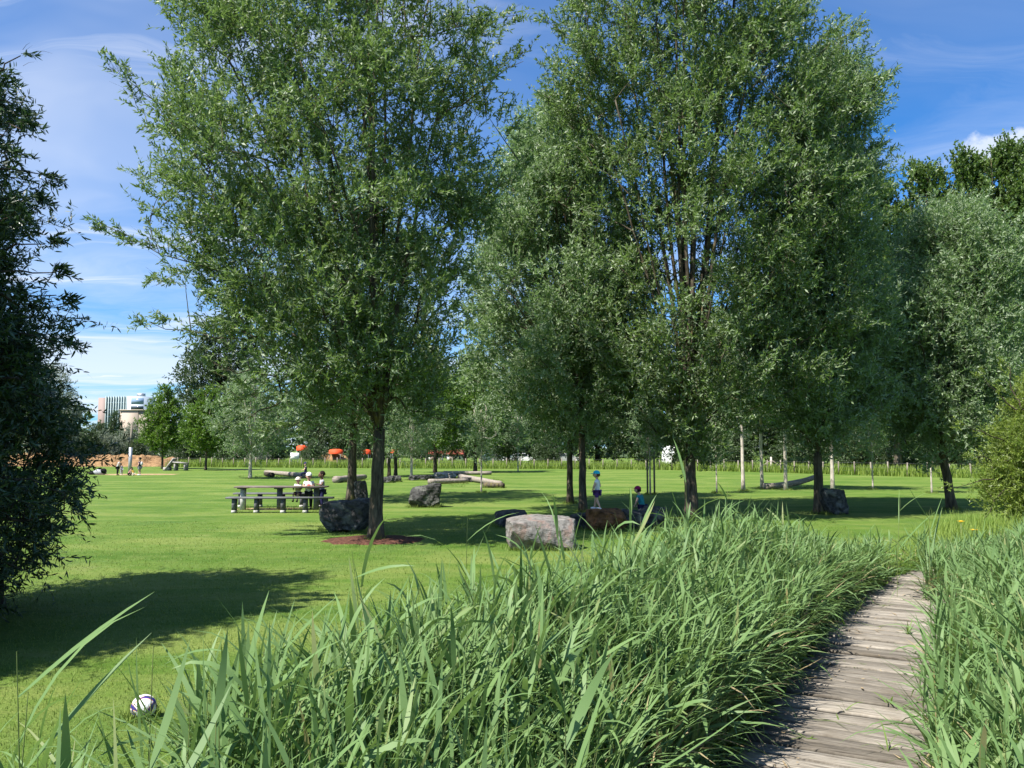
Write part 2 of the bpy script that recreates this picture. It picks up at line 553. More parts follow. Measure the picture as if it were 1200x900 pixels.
def grow(base, env, seed, clumps=400, cr=0.8, twigs=7, per=14, leaf=(0.11, 0.028), depth=0.9, surf=0.5, gap=-9.0,
         gap_scale=2.2, lump=0.2, up=0.45, droop=0.25, trunk_r=0.25, fork=2.4, limbs=8, side=5, lean=(0, 0), seg=1,
         sprays=(), holes=(), twig_w=0.0, bsides=3, stems=None, upbias=0.45, bare_scale=1.0, lspread=(0.2, 0.75)):
    """returns (trunk MB, crown MB) in coordinates relative to base"""
    rng = np.random.default_rng(seed)
    ze, le, re = env
    zmin, zmax = ze[0], ze[-1]
    cen = lambda z: (np.interp(z, ze, le) + np.interp(z, ze, re)) / 2
    half = lambda z: (np.interp(z, ze, re) - np.interp(z, ze, le)) / 2
    amax = half(np.linspace(zmin, zmax, 40)).max()
    # clump centres inside the envelope
    zg = np.linspace(zmin, zmax, 200)
    wgt = half(zg) ** 1.2 + 0.05 * amax
    n0 = int(clumps * 2.4)
    z = rng.choice(zg, n0, p=wgt / wgt.sum()) + rng.normal(0, 0.1, n0)
    th = rng.uniform(0, 2 * PI, n0)
    r = rng.uniform(0, 1, n0) ** surf
    N1 = Noise3(rng, amax * 1.1)
    f = 1 + lump * N1(np.stack([np.cos(th) * amax, np.sin(th) * amax, z], 1))
    dep = (0.55 * half(z) + 0.45 * amax * (half(z) / amax) ** 0.5) * depth
    hx = np.maximum(half(z) - cr * 0.45, 0.1)
    dep = np.maximum(dep - cr * 0.45, 0.1)
    C = np.stack([cen(z) + hx * r * np.minimum(f, 1.12) * np.cos(th), dep * r * f * np.sin(th), z], 1)
    keep = np.ones(n0, bool)
    if gap > -5:
        keep &= Noise3(rng, gap_scale)(C) > gap
    for hxm, hz, hr, hh in holes:
        keep &= ((C[:, 0] - hxm) / hr) ** 2 + ((C[:, 2] - hz) / hh) ** 2 > 1
    C = C[keep][:clumps]
    crs = np.full(len(C), cr) * rng.uniform(0.75, 1.2, len(C))
    n_env, sdir = len(C), []
    for (p, q, rr) in sprays:
        k = max(3, int(np.linalg.norm(q - p) / 0.35))
        t = np.linspace(0, 1, k)[:, None]
        pts = p + (q - p) * t + rng.normal(0, 0.16, (k, 3)) * (1.2 - t)
        C = np.vstack([C, pts])
        crs = np.concatenate([crs, rr * (1.1 - 0.6 * t[:, 0])])
        sdir += [unit(q - p)] * k
    # trunk and limbs
    tb = MB()
    limb_pts, limb_rad = [], []
    lean = np.array([lean[0], lean[1], 0.0])
    nst = stems or [(0.0, 0.0)]
    tips = []
    for sx, sy in nst:
        k = 9
        t = np.linspace(0, 1, k)
        pts = np.stack([sx + lean[0] * t + rng.normal(0, 0.03, k) * trunk_r * 2, sy + lean[1] * t + rng.normal(0, 0.03, k) * trunk_r * 2, fork * t], 1)
        pts[0, 2] = -0.15
        rad = trunk_r * (1.0 - 0.22 * t)
        rad[0] *= 1.45
        rad[1] *= 1.08
        tb.tube(pts, rad, 11)
        tips.append(pts[-1])
        limb_pts.append(pts[7:]); limb_rad.append(rad[7:])
    for i in range(limbs + side):
        tip = tips[i % len(tips)]
        if i < limbs:
            a = 2 * PI * i / max(1, limbs) + rng.uniform(-0.3, 0.3)
            zt = zmin + (zmax - zmin) * rng.uniform(0.74, 0.96)
            rr = rng.uniform(*lspread)
            p0 = tip + np.array([0, 0, rng.uniform(-0.15, 0.05) * fork])
            r0 = trunk_r * rng.uniform(0.30, 0.48)
        else:
            a = rng.uniform(0, 2 * PI)
            zt = zmin + (zmax - zmin) * rng.uniform(0.2, 0.6)
            rr = rng.uniform(0.6, 0.9)
            p0 = tip + np.array([0, 0, rng.uniform(-0.1, 0.25) * fork])
            r0 = trunk_r * rng.uniform(0.12, 0.2)
        tgt = np.array([cen(zt) + half(zt) * rr * math.cos(a), half(zt) * depth * rr * math.sin(a), zt])
        p1 = p0 + (tgt - p0) * np.array([0.42, 0.42, 0.55]) + np.array([0, 0, 0.06 * (zt - p0[2])])
        k = 11
        pts = bez(p0, p1, tgt, k)
        pts[1:] += np.cumsum(rng.normal(0, 0.045, (k - 1, 3)), 0) * np.array([1, 1, 0.2])
        rad = np.linspace(r0, 0.022 * bare_scale, k)
        tb.tube(pts, rad, 6)
        limb_pts.append(pts[2:]); limb_rad.append(rad[2:])
    LP = np.vstack(limb_pts)
    # grow the branches outwards: each new branch can carry the next ones
    ns = len(sprays)
    for (p, q, rr) in sprays:
        d = p - LP
        j = int(np.argmin(np.linalg.norm(d, axis=1) + 2.0 * np.maximum(0, 0.4 * np.hypot(d[:, 0], d[:, 1]) - d[:, 2])))
        pts = bez(LP[j], (LP[j] + p) / 2 + [0, 0, .25], p, 5)
        pts = np.vstack([pts, p + (q - p) * np.linspace(.2, 1, 5)[:, None] + rng.normal(0, .05, (5, 3))])
        tb.tube(pts, np.linspace(.032, .006, 10) * bare_scale, 5, cap=False)
        LP = np.vstack([LP, pts[2:]])
    first_d = np.array([np.linalg.norm(LP - c, axis=1).min() for c in C])
    nlp = len(LP)
    LP = np.vstack([LP, np.full((3 * len(C), 3), 1e6)])
    for i in np.argsort(first_d):
        c = C[i]
        d = c - LP[:nlp]
        hor = np.hypot(d[:, 0], d[:, 1])
        cost = np.linalg.norm(d, axis=1) + 2.5 * np.maximum(0, 0.65 * hor - d[:, 2])
        j = int(np.argmin(cost))
        q = LP[j].copy()
        ln = np.linalg.norm(c - q)
        if ln < 0.2:
            continue
        mid = (q + c) / 2 + np.array([rng.normal(0, 0.08), rng.normal(0, 0.08), 0.12]) * ln
        bp = bez(q, mid, c, 4)
        tb.tube(bp, np.linspace(0.009 + 0.006 * min(ln, 3), 0.005, 4) * bare_scale, bsides, cap=False)
        LP[nlp:nlp + 3] = bp[1:]
        nlp += 3
    # foliage
    cb = MB()
    n = len(C)
    K, Mn = twigs, per
    ax = np.stack([cen(C[:, 2]), np.zeros(n), C[:, 2] - 0.25 * (C[:, 2] - zmin) - 0.2], 1)
    out = unit(C - ax)
    rs = np.full(n, 0.62)
    if sdir:
        out[n_env:] = np.array(sdir) * 2.2 + [0, 0, -0.35]
        rs[n_env:] = 0.38
    O = np.repeat(C, K, 0) + rng.normal(size=(n * K, 3)) * np.repeat(crs, K)[:, None] * 0.32
    d = unit(np.repeat(out, K, 0) * 0.55 + np.array([0, 0, up]) + rng.normal(size=(n * K, 3)) * np.repeat(rs, K)[:, None])
    ln = np.repeat(crs, K) * rng.uniform(0.6, 1.35, n * K)
    ln = ln * np.where(np.repeat(rs, K) < .5, 1.55, 1.0)
    drop = (np.repeat(rs, K) < .5) & (rng.uniform(0, 1, n * K) < .5)
    cv = np.repeat(rng.uniform(0, 1, n), K)
    if twig_w > 0:
        t = np.array([0, 0.5, 1.0])
        P3 = O[:, None, :] + d[:, None, :] * (ln[:, None] * t)[:, :, None] - np.array([0, 0, 1.0]) * (droop * ln[:, None] * t ** 2)[:, :, None]
        sd = unit(np.cross(d, rng.normal(size=d.shape)))[:, None, :] * twig_w * np.array([1, 0.7, 0.3])[None, :, None]
        V = np.stack([P3 - sd, P3 + sd], 2).reshape(-1, 3)
        b0 = np.arange(n * K)[:, None] * 6
        q = np.vstack([b0 + np.array([[0, 1, 3, 2]]), b0 + np.array([[2, 3, 5, 4]])])
        tb.add(V, q)
    t = (np.arange(Mn)[None, :] + rng.uniform(0, 1, (n * K, Mn))) / Mn
    pos = O[:, None, :] + d[:, None, :] * (ln[:, None] * t)[:, :, None] - np.array([0, 0, 1.0]) * (droop * ln[:, None] * t ** 2)[:, :, None]
    dl = d[:, None, :] * 0.7 + rng.normal(size=(n * K, Mn, 3)) * 0.55 - np.array([0, 0, 1.0]) * (droop * 0.9 * t)[:, :, None]
    pos = pos.reshape(-1, 3)
    dl = dl.reshape(-1, 3)
    m_ = len(pos)
    L = leaf[0] * rng.uniform(0.65, 1.25, m_)
    Wd = leaf[1] * rng.uniform(0.75, 1.2, m_)
    rnd = np.clip(0.45 * np.repeat(cv, Mn) + 0.55 * rng.uniform(0, 1, m_), 0, 1)
    ok = (pos[:, 2] > 0.03) & ~np.repeat(drop, Mn)
    leaves(cb, pos[ok], dl[ok], L[ok], Wd[ok], rng, rnd[ok], seg, upbias)
    return tb, cb


def tree(name, label, cat, base, env, seed, bark='bark', leafm='willow_leaf', group=None, extra=None, **kw):
    t = thing(name, label, cat, base, 0, group)
    tb, cb = grow(base, env, seed, **kw)
    tb.build('trunk', bark, t, smooth=True)
    cb.build('crown', leafm, t)
    return t


def spr(base, D, *lines):
    """leafy side sprays: (x0,y0,x1,y1,depth offset,radius)"""
    o = []
    for x0, y0, x1, y1, dy, rr in lines:
        p, q = W(x0, y0, D), W(x1, y1, D)
        p[1] += dy * 0.4; q[1] += dy
        o.append((p - base, q - base, rr))
    return o


def hol(base, D, *hs):
    o = []
    for x, y, rx, ry in hs:
        p = W(x, y, D) - base
        o.append((p[0], p[2], rx * D / F, ry * D / F))
    return o


# ------------------------------------------------------------------ people
def skin_mesh(verts, edges, radii, sub=1):
    me = bpy.data.meshes.new('skin_tmp')
    me.from_pydata([tuple(v) for v in verts], edges, [])
    o = bpy.data.objects.new('skin_tmp', me)
    COL.objects.link(o)
    o.modifiers.new('s', 'SKIN')
    md = o.modifiers.new('u', 'SUBSURF')
    md.levels = md.render_levels = sub
    for i, d in enumerate(me.skin_vertices[0].data):
        rr = radii[i]
        d.radius = (rr, rr) if isinstance(rr, (int, float)) else rr
        d.use_root = (i == 0)
    dg = bpy.context.evaluated_depsgraph_get()
    res = bpy.data.meshes.new_from_object(o.evaluated_get(dg))
    V = np.array([v.co[:] for v in res.vertices])
    Q = [p.vertices[:] for p in res.polygons if len(p.vertices) == 4]
    T = [p.vertices[:] for p in res.polygons if len(p.vertices) == 3]
    bpy.data.objects.remove(o)
    bpy.data.meshes.remove(me)
    bpy.data.meshes.remove(res)
    return V, Q, T


def person(label, loc, rz, H, pose, skin='skin_light', shirt='cloth_white', pants='cloth_navy', shoe='cloth_white',
           hat=None, hair='hair_brown', long_pants=False, group=None, bag=None, seat=0.0, shirt2=None):
    """child-proportioned figure facing local +Y; pose: stand, walk, sit, crouch, bend"""
    root = thing('person', label, 'person', loc, rz, group)
    hip_z, sh_z = 0.47, 0.735
    J = {}
    J['pel'] = np.array([0, 0, hip_z]); J['bel'] = np.array([0, 0.01, 0.56]); J['che'] = np.array([0, 0.0, 0.66])
    J['nek'] = np.array([0, 0.0, 0.77]); J['hea'] = np.array([0, 0.015, 0.895])
    arm = {-1: None, 1: None}
    leg = {}
    for s in (-1, 1):
        J[f's{s}'] = np.array([0.105 * s, 0, sh_z])
        el = np.array([0.15 * s, -0.01, 0.60]); wr = np.array([0.155 * s, 0.05, 0.475])
        kn = np.array([0.062 * s, 0.015, 0.26]); an = np.array([0.062 * s, -0.01, 0.045])
        if pose == 'walk':
            kn = np.array([0.055 * s, 0.05 if s > 0 else 0.0, 0.26]); an = np.array([0.055 * s, 0.085 if s > 0 else -0.085, 0.05])
            el = np.array([0.15 * s, -0.05 * s, 0.60]); wr = np.array([0.13 * s, 0.07 - 0.02 * s, 0.50])
        if pose == 'fold':       # hands together in front of the chest
            el = np.array([0.15 * s, 0.03, 0.62]); wr = np.array([0.05 * s, 0.14, 0.64])
        J[f'e{s}'], J[f'w{s}'], J[f'h{s}'], J[f'k{s}'], J[f'a{s}'] = el, wr, np.array([0.055 * s, 0, hip_z - 0.025]), kn, an
        J[f't{s}'] = an + np.array([0.005 * s, 0.085, -0.022])
    if pose in ('sit', 'crouch'):
        dz = (seat / H + 0.065) - hip_z if pose == 'sit' else -0.29
        for k in list(J):
            if k[0] not in 'kat':
                J[k] = J[k] + np.array([0, 0, dz])
        for s in (-1, 1):
            hz = J[f'h{s}'][2]
            if pose == 'sit':
                J[f'k{s}'] = np.array([0.075 * s, 0.20, hz + 0.005]); J[f'a{s}'] = np.array([0.07 * s, 0.215, max(0.045, hz - 0.22)])
            else:
                J[f'k{s}'] = np.array([0.09 * s, 0.17, hz + 0.09]); J[f'a{s}'] = np.array([0.075 * s, 0.02, 0.045])
            J[f't{s}'] = J[f'a{s}'] + np.array([0, 0.085, -0.022])
            J[f'e{s}'] = J[f's{s}'] + np.array([0.045 * s, 0.05, -0.12]); J[f'w{s}'] = J[f's{s}'] + np.array([-0.02 * s, 0.16, -0.15])
    if pose in ('bend', 'crouch', 'lean'):
        a = {'bend': 0.75, 'crouch': 0.45, 'lean': 0.28}[pose]
        pv = J['pel'].copy()
        for k in list(J):
            if k[0] not in 'kath' or k == 'hea':
                d = J[k] - pv
                J[k] = pv + np.array([d[0], d[1] * math.cos(a) + d[2] * math.sin(a), d[2] * math.cos(a) - d[1] * math.sin(a)])
        for s in (-1, 1):
            J[f'w{s}'] = J[f's{s}'] + np.array([0.0, 0.09, -0.24]); J[f'e{s}'] = J[f's{s}'] + np.array([0.03 * s, 0.02, -0.125])
    names = ['pel', 'bel', 'che', 'nek', 'hea', 's-1', 'e-1', 'w-1', 's1', 'e1', 'w1', 'h-1', 'k-1', 'a-1', 't-1', 'h1', 'k1', 'a1', 't1']
    ix = {n: i for i, n in enumerate(names)}
    rad = [(.085, .065), (.078, .062), (.085, .06), .034, .05, .038, .028, .018, .038, .028, .018, .052, .038, .024, .018, .052, .038, .024, .018]
    ed = [('pel', 'bel'), ('bel', 'che'), ('che', 'nek'), ('nek', 'hea'), ('che', 's-1'), ('s-1', 'e-1'), ('e-1', 'w-1'), ('che', 's1'), ('s1', 'e1'),
          ('e1', 'w1'), ('pel', 'h-1'), ('h-1', 'k-1'), ('k-1', 'a-1'), ('a-1', 't-1'), ('pel', 'h1'), ('h1', 'k1'), ('k1', 'a1'), ('a1', 't1')]
    V, Q, T = skin_mesh([J[n] for n in names], [(ix[a], ix[c]) for a, c in ed], rad)
    mb = MB()
    mb.add(V * H, Q, T)
    hd = J['hea']
    mb.ball((hd + [0, 0, 0.005]) * H, np.array([0.068, 0.080, 0.093]) * H, 0, 14, 11)
    mb.ball((hd + [0, 0.085, -0.012]) * H, np.array([0.012, 0.018, 0.02]) * H, 0, 8, 6)
    for s in (-1, 1):
        mb.ball((hd + [0.074 * s, -0.005, -0.005]) * H, np.array([0.01, 0.018, 0.026]) * H, 0, 8, 6)
        mb.ball((hd + [0.03 * s, 0.073, 0.012]) * H, np.array([0.012, 0.009, 0.008]) * H, 1, 8, 6)
        w, e = J[f'w{s}'], J[f'e{s}']
        d = unit(w - e)
        sd = unit(np.cross(d, [0, 1.0, 0.2])) * s
        fw = np.cross(sd, d) * s
        mb.ball((w + d * 0.03) * H, np.array([0.016, 0.012, 0.03]) * H, 0, 8, 6, rot=Vector(d).to_track_quat('Z', 'Y'))
        for f, (o, l) in enumerate(((-0.011, .036), (-0.004, .042), (0.004, .039), (0.011, .031))):
            p = w + d * 0.05 + sd * o
            mb.tube([p * H, (p + d * l * .55 + fw * .004) * H, (p + d * l * .9 + fw * .016) * H], np.array([.0048, .0044, .003]) * H, 5)
        p = w + d * 0.022 + fw * 0.012
        mb.tube([p * H, (p + d * .016 + fw * .014) * H, (p + d * .034 + fw * .018) * H], np.array([.0055, .005, .0035]) * H, 5)
    mb.ball((hd + [0, 0.078, -0.045]) * H, np.array([0.022, 0.008, 0.006]) * H, 2, 8, 6)
    body = mb.build('body', [skin, 'eye', 'lip'], root, True)
    # shirt
    sn = ['bel', 'pel', 'che', 's-1', 'm-1', 's1', 'm1', 'nb']
    J['m-1'] = J['s-1'] * .4 + J['e-1'] * .6; J['m1'] = J['s1'] * .4 + J['e1'] * .6; J['nb'] = J['che'] * .35 + J['nek'] * .65
    V, Q, T = skin_mesh([J[n] for n in sn], [(0, 1), (0, 2), (2, 3), (3, 4), (2, 5), (5, 6), (2, 7)],
                        [(.096, .078), (.098, .08), (.1, .075), .05, .042, .05, .042, .05])
    mb = MB(); mb.add(V * H, Q, T); mb.build('shirt', shirt, root, True)
    # trousers or shorts
    pn = ['pel'] + [f'{k}{s}' for s in (-1, 1) for k in ('h', 'q', 'r')]
    for s in (-1, 1):
        k = J[f'k{s}']
        J[f'q{s}'] = k if long_pants else J[f'h{s}'] * .35 + k * .65
        J[f'r{s}'] = J[f'a{s}'] + [0, 0, .02] if long_pants else J[f'h{s}'] * .25 + k * .75
    V, Q, T = skin_mesh([J[n] for n in pn], [(0, 1), (1, 2), (2, 3), (0, 4), (4, 5), (5, 6)],
                        [(.1, .082), .066, .052, .036 if long_pants else .052, .066, .052, .036 if long_pants else .052])
    mb = MB(); mb.add(V * H, Q, T); mb.build('trousers' if long_pants else 'shorts', pants, root, True)
    for s in (-1, 1):
        mb = MB()
        a = J[f'a{s}']
        mb.ball((a + [0, 0.035, -0.018]) * H, np.array([0.032, 0.075, 0.03]) * H, 0, 10, 7)
        mb.build('shoe', shoe, root, True)
    mb = MB()
    if hat in (None,):
        mb.ball((hd + [0, -0.016, 0.022]) * H, np.array([0.078, 0.085, 0.092]) * H, 0, 14, 9, zmin=-0.35)
        mb.build('hair', hair, root, True)
    else:
        mb.ball((hd + [0, -0.022, -0.002]) * H, np.array([0.073, 0.077, 0.083]) * H, 0, 12, 8, zmin=-0.5)
        mb.build('hair', hair, root, True)
        mb = MB()
        mb.ball((hd + [0, -0.004, 0.035]) * H, np.array([0.082, 0.094, 0.080]) * H, 0, 16, 8, zmin=-0.1)
        br = 0.118 if hat[1] == 'sun' else 0.0
        if br:
            mb.ball((hd + [0, 0, 0.03]) * H, np.array([br, br + .01, 0.014]) * H, 0, 16, 6)
        else:
            mb.ball((hd + [0, 0.095, 0.028]) * H, np.array([0.055, 0.066, 0.007]) * H, 0, 12, 6)
        mb.build('hat' if hat[1] == 'sun' else 'cap', hat[0], root, True)
    if shirt2:
        V, Q, T = skin_mesh([J['che'] + [0, .02, .03], J['che'] + [0, .025, -.03], J['bel'] + [0, .02, .0]], [(0, 1), (1, 2)], [(.07, .075), (.075, .078), (.07, .07)])
        mb = MB(); mb.add(V * H, Q, T); mb.build('bib', shirt2, root, True)
    if bag:
        mb = MB()
        c = J['che'] + [0, -0.105, -0.02]
        mb.ball(c * H, np.array([0.085, 0.055, 0.12]) * H, 0, 12, 8)
        mb.build('backpack', bag, root, True)
    return root


tb = G(328, 598)
person('child in white sun hat and dark shorts sitting at the picnic table', W(349, 590, 28.9) * [1, 1, 0], 3.0, 1.05, 'sit', 'skin_light',
       'cloth_cream', 'cloth_purple', 'cloth_black', ('cloth_cream', 'sun'), seat=0.5)
person('person in white cap with red and blue bib at the picnic table end', W(361.5, 590, 28.6) * [1, 1, 0], 3.35, 1.30, 'fold', 'skin_light',
       'cloth_white', 'cloth_black', 'cloth_black', ('cloth_white', 'cap'), long_pants=True, shirt2='cloth_red', bag='cloth_blue')
person('dark haired child in grey shirt standing behind the right end of the picnic table', W(377, 590, 29.6) * [1, 1, 0], 2.0, 1.32, 'fold', 'skin_dark',
       'cloth_grey', 'cloth_navy', 'cloth_black', None, 'hair_dark', True)
person('person in dark blue clothes and blue cap sitting on the long pale log', W(358, 560, 55.2) * [1, 1, 0], 1.7, 1.3, 'sit', 'skin_light',
       'cloth_navy', 'cloth_navy', 'cloth_black', ('cloth_navy', 'cap'), long_pants=True, seat=0.42)
person('child in turquoise cap white shirt and purple shorts walking on top of the rusty boulder', W(700, 597, 21.6), 1.25, 1.02, 'walk', 'skin_light',
       'cloth_white', 'cloth_purple', 'cloth_white', ('cloth_turquoise', 'cap'))
person('child in maroon cap and teal shirt leaning over behind the reeds', W(753, 610, 23.4) * [1, 1, 0], 1.0, 1.08, 'lean', 'skin_light',
       'cloth_teal', 'cloth_navy', 'cloth_black', ('cloth_maroon', 'cap'), hair='hair_dark')
person('person in white top and black trousers bending beside the tall grey post', G(137.5, 557), -1.3, 1.38, 'lean', 'skin_light',
       'cloth_white', 'cloth_black', 'cloth_black', None, 'hair_dark', True)
person('small child in pink shirt crouching at the foot of the tall grey post', G(151, 557.5), -1.2, 1.0, 'crouch', 'skin_light',
       'cloth_pink', 'cloth_black', 'cloth_black', None, 'hair_dark')
person('toddler in yellow and pale clothes crouching left of the navy shirted person', G(156.5, 557), 1.2, 0.85, 'crouch', 'skin_light',
       'cloth_yellow', 'cloth_cream', 'cloth_white', None, 'hair_brown')
person('person in navy vest with pale backpack standing right of the tall grey post', G(163.5, 557), 1.5, 1.42, 'stand', 'skin_light',
       'cloth_navy', 'cloth_grey', 'cloth_white', None, 'hair_dark', bag='cloth_white')
person('child in pale grey standing between the post and the white topped person', G(142.3, 556.3), 1.0, 0.95, 'lean', 'skin_light',
       'cloth_grey', 'cloth_grey', 'cloth_white', None, 'hair_dark', True)

# ------------------------------------------------------------------ ground
def sheet(name, pts, z, mat, kind='structure'):
    me = bpy.data.meshes.new(name)
    me.from_pydata([(float(x), float(y), z) for x, y in pts], [], [tuple(range(len(pts)))])
    return tag(link(name, me, mat), kind=kind)


sheet('ground', [(-2500, -300), (2500, -300), (2500, 4000), (-2500, 4000)], 0.0, 'lawn')


def blob(c, a, bq, n, seed, jit=0.12):
    rng = np.random.default_rng(seed)
    o = []
    for i in range(n):
        t = 2 * PI * i / n
        k = 1 + rng.uniform(-jit, jit)
        o.append((c[0] + a * k * math.cos(t), c[1] + bq * k * math.sin(t)))
    return o


sheet('sand', blob(G(163, 556), 3.2, 1.8, 26, 3), 0.004, 'sand')
sheet('bare_earth_under_table', blob(G(330, 596.5), 1.6, 0.5, 24, 5), 0.004, 'sand')
sheet('bare_earth_path', blob(G(288, 550.0), 2.6, 1.0, 26, 8), 0.004, 'sand')

# mulch ring round the near willow: a low uneven mound
def mound(name, c, a, bq, h, mat, seed, kind='structure', n=40, rings=9, rough=0.25, label=None, cat=None):
    rng = np.random.default_rng(seed)
    N = Noise3(rng, min(a, bq) * 0.5)
    v, q, t = [], [], []
    for i in range(rings):
        r = 1 - i / (rings - 1) * 0.98
        for j in range(n):
            th = 2 * PI * j / n
            x, y = a * r * math.cos(th), bq * r * math.sin(th)
            v.append((x, y, 0))
    v = np.array(v, float)
    rr = np.repeat(1 - np.arange(rings) / (rings - 1) * 0.98, n)
    nz = N(v)
    v[:, 2] = h * np.clip(1 - rr ** 2.2, 0, 1) * (1 + rough * nz) - 0.02 * (rr > 0.99)
    v[:, :2] *= (1 + 0.10 * nz)[:, None]
    i = np.arange(rings - 1)[:, None] * n
    j = np.arange(n)[None, :]
    j2 = (j + 1) % n
    qq = np.stack([i + j, i + j2, i + n + j2, i + n + j], -1).reshape(-1, 4)
    mb = MB(); mb.add(v, qq)
    o = mb.build(name, mat, None, True)
    o.location = (float(c[0]), float(c[1]), 0)
    return tag(o, label, cat, kind=kind)


mound('mulch', G(440, 633), 1.25, 1.0, 0.07, 'mulch', 11)
mound('terrain', G(130, 546), 9.0, 4.0, 1.2, 'earth', 12, n=60, rings=14, rough=0.35)
mound('terrain', G(60, 546), 9.0, 4.0, 1.3, 'earth', 22, n=60, rings=14, rough=0.35)
mound('terrain', G(176, 546), 4.0, 4.0, 1.05, 'earth', 23, n=60, rings=14, rough=0.35)
mound('terrain', G(388, 544.5), 3.3, 2.6, 1.45, 'earth', 13, n=60, rings=14, rough=0.35)

# ------------------------------------------------------------------ boardwalk
CL = np.array([(-0.7, -4.0), (-0.25, -1.0), (0.40, 1.5), (1.26, 3.6), (2.30, 5.6), (3.20, 7.2), (4.32, 9.2), (5.42, 11.0), (6.75, 12.8), (8.6, 14.6), (11.0, 16.2)])
_s = np.concatenate([[0], np.cumsum(np.linalg.norm(np.diff(CL, axis=0), axis=1))])


def cl(s):
    p = np.array([np.interp(s, _s, CL[:, 0]), np.interp(s, _s, CL[:, 1])])
    q = np.array([np.interp(s + 0.6, _s, CL[:, 0]), np.interp(s + 0.6, _s, CL[:, 1])])
    p0 = np.array([np.interp(s - 0.6, _s, CL[:, 0]), np.interp(s - 0.6, _s, CL[:, 1])])
    return p, unit(q - p0)


CLD = np.array([cl(s)[0] for s in np.arange(0, _s[-1], 0.1)])


def cl_dist(xy):
    """signed distance to the boardwalk centre line, negative on its left"""
    d = xy[:, None, :] - CLD[None, :, :]
    k = np.argmin((d ** 2).sum(-1), 1)
    tn = np.gradient(CLD, axis=0)[k]
    v = xy - CLD[k]
    sg = np.sign(v[:, 0] * tn[:, 1] - v[:, 1] * tn[:, 0])
    return np.linalg.norm(v, axis=1) * sg


rng = np.random.default_rng(21)
mb = MB()
pl = []
s = 0.4
while s < _s[-1] - 0.5:
    w = rng.uniform(0.135, 0.175)
    p, tg = cl(s)
    nr = np.array([tg[1], -tg[0]])
    skew = rng.normal(0, 0.010)
    ax = unit(nr + tg * skew)
    ac = np.array([-ax[1], ax[0]])
    Lh = 0.74 + rng.uniform(-0.05, 0.05)
    off = rng.uniform(-0.03, 0.03)
    z1 = 0.10 + rng.normal(0, 0.007)
    tl = rng.normal(0, 0.007)
    nx = 7
    sag = np.cumsum(rng.normal(0, 0.0012, nx))
    ew0 = rng.normal(0, 0.0025, nx); ew1 = rng.normal(0, 0.0025, nx)
    tone = rng.uniform()
    V = []
    for i in range(nx):
        u = -Lh + 2 * Lh * i / (nx - 1)
        for (e, zt) in ((-w / 2 + ew0[i], -0.035), (-w / 2 + ew0[i], -0.003), (-w / 2 + 0.006 + ew0[i], 0), (w / 2 - 0.006 + ew1[i], 0), (w / 2 + ew1[i], -0.003), (w / 2 + ew1[i], -0.035)):
            c = p + ax * (u + off) + ac * e
            V.append((c[0], c[1], z1 + zt + tl * u + sag[i]))
            pl.append((u, e, tone))
    q = []
    for i in range(nx - 1):
        for k in range(6):
            k2 = (k + 1) % 6
            q.append((i * 6 + k, (i + 1) * 6 + k, (i + 1) * 6 + k2, i * 6 + k2))
    q += [(0, 1, 2, 3), (0, 3, 4, 5), ((nx - 1) * 6 + 3, (nx - 1) * 6 + 2, (nx - 1) * 6 + 1, (nx - 1) * 6), ((nx - 1) * 6 + 5, (nx - 1) * 6 + 4, (nx - 1) * 6 + 3, (nx - 1) * 6)]
    mb.add(V, q)
    s += w + rng.uniform(0.016, 0.036)
for side in (-0.56, 0.0, 0.56):
    for k in range(0, int(_s[-1] / 0.5) - 1):
        p, tg = cl(k * 0.5 + 0.4)
        p2, t2 = cl(k * 0.5 + 0.9)
        a = p + np.array([tg[1], -tg[0]]) * side
        c = p2 + np.array([t2[1], -t2[0]]) * side
        m_ = (a + c) / 2
        n0 = mb.n
        mb.box((m_[0], m_[1], 0.03), (0.08, np.linalg.norm(c - a) + 0.01, 0.06), math.atan2(-(c - a)[0], (c - a)[1]))
        pl += [(0, 0, 0.5)] * 8
bw = mb.build('boardwalk', 'boards')
at = bw.data.attributes.new('pl', 'FLOAT_VECTOR', 'POINT')
at.data.foreach_set('vector', np.array(pl, np.float32).ravel())
tag(bw, kind='structure')


# ------------------------------------------------------------------ boulders, logs
def stone(name, label, cat, c, size, mat, seed, rz=0.0, rough=0.06, taper=0.0, tilt=0.0, rnd=0.10, group=None):
    bm = bmesh.new()
    bmesh.ops.create_cube(bm, size=1)
    bmesh.ops.subdivide_edges(bm, edges=bm.edges[:], cuts=21, use_grid_fill=True)
    rng = np.random.default_rng(seed)
    V = np.array([v.co[:] for v in bm.verts])
    # round the edges a little, then shape
    l4 = (np.abs(V * 2) ** 18).sum(1) ** (1 / 18)
    V = V / l4[:, None] * 1.0
    N1, N2, N3 = Noise3(rng, 0.9), Noise3(rng, 0.30), Noise3(rng, 0.11)
    d = unit(V)
    VS = V * np.array(size)
    V = V + d * (rnd * N1(V) + rough * N2(VS) + rough * 0.4 * N3(VS))[:, None]
    for _ in range(16):                       # broken faces and chipped corners
        nn = unit(rng.normal(size=3) * np.array([1, 1, .8]))
        dd = np.quantile(V @ nn, rng.uniform(.93, .985))
        V = V - nn * np.maximum(0, V @ nn - dd)[:, None]
    V[:, 0] *= 1 + taper * V[:, 2]
    V[:, 2] += tilt * V[:, 0] * (V[:, 2] + 0.5)
    V *= np.array(size)
    V[:, 2] -= V[:, 2].min() + 0.05
    for v, cc in zip(bm.verts, V):
        v.co = cc
    me = bpy.data.meshes.new(name)
    bm.to_mesh(me); bm.free()
    o = link(name, me, mat)
    o.location = (float(c[0]), float(c[1]), 0)
    o.rotation_euler = (0, 0, rz)
    return tag(o, label, cat, group)


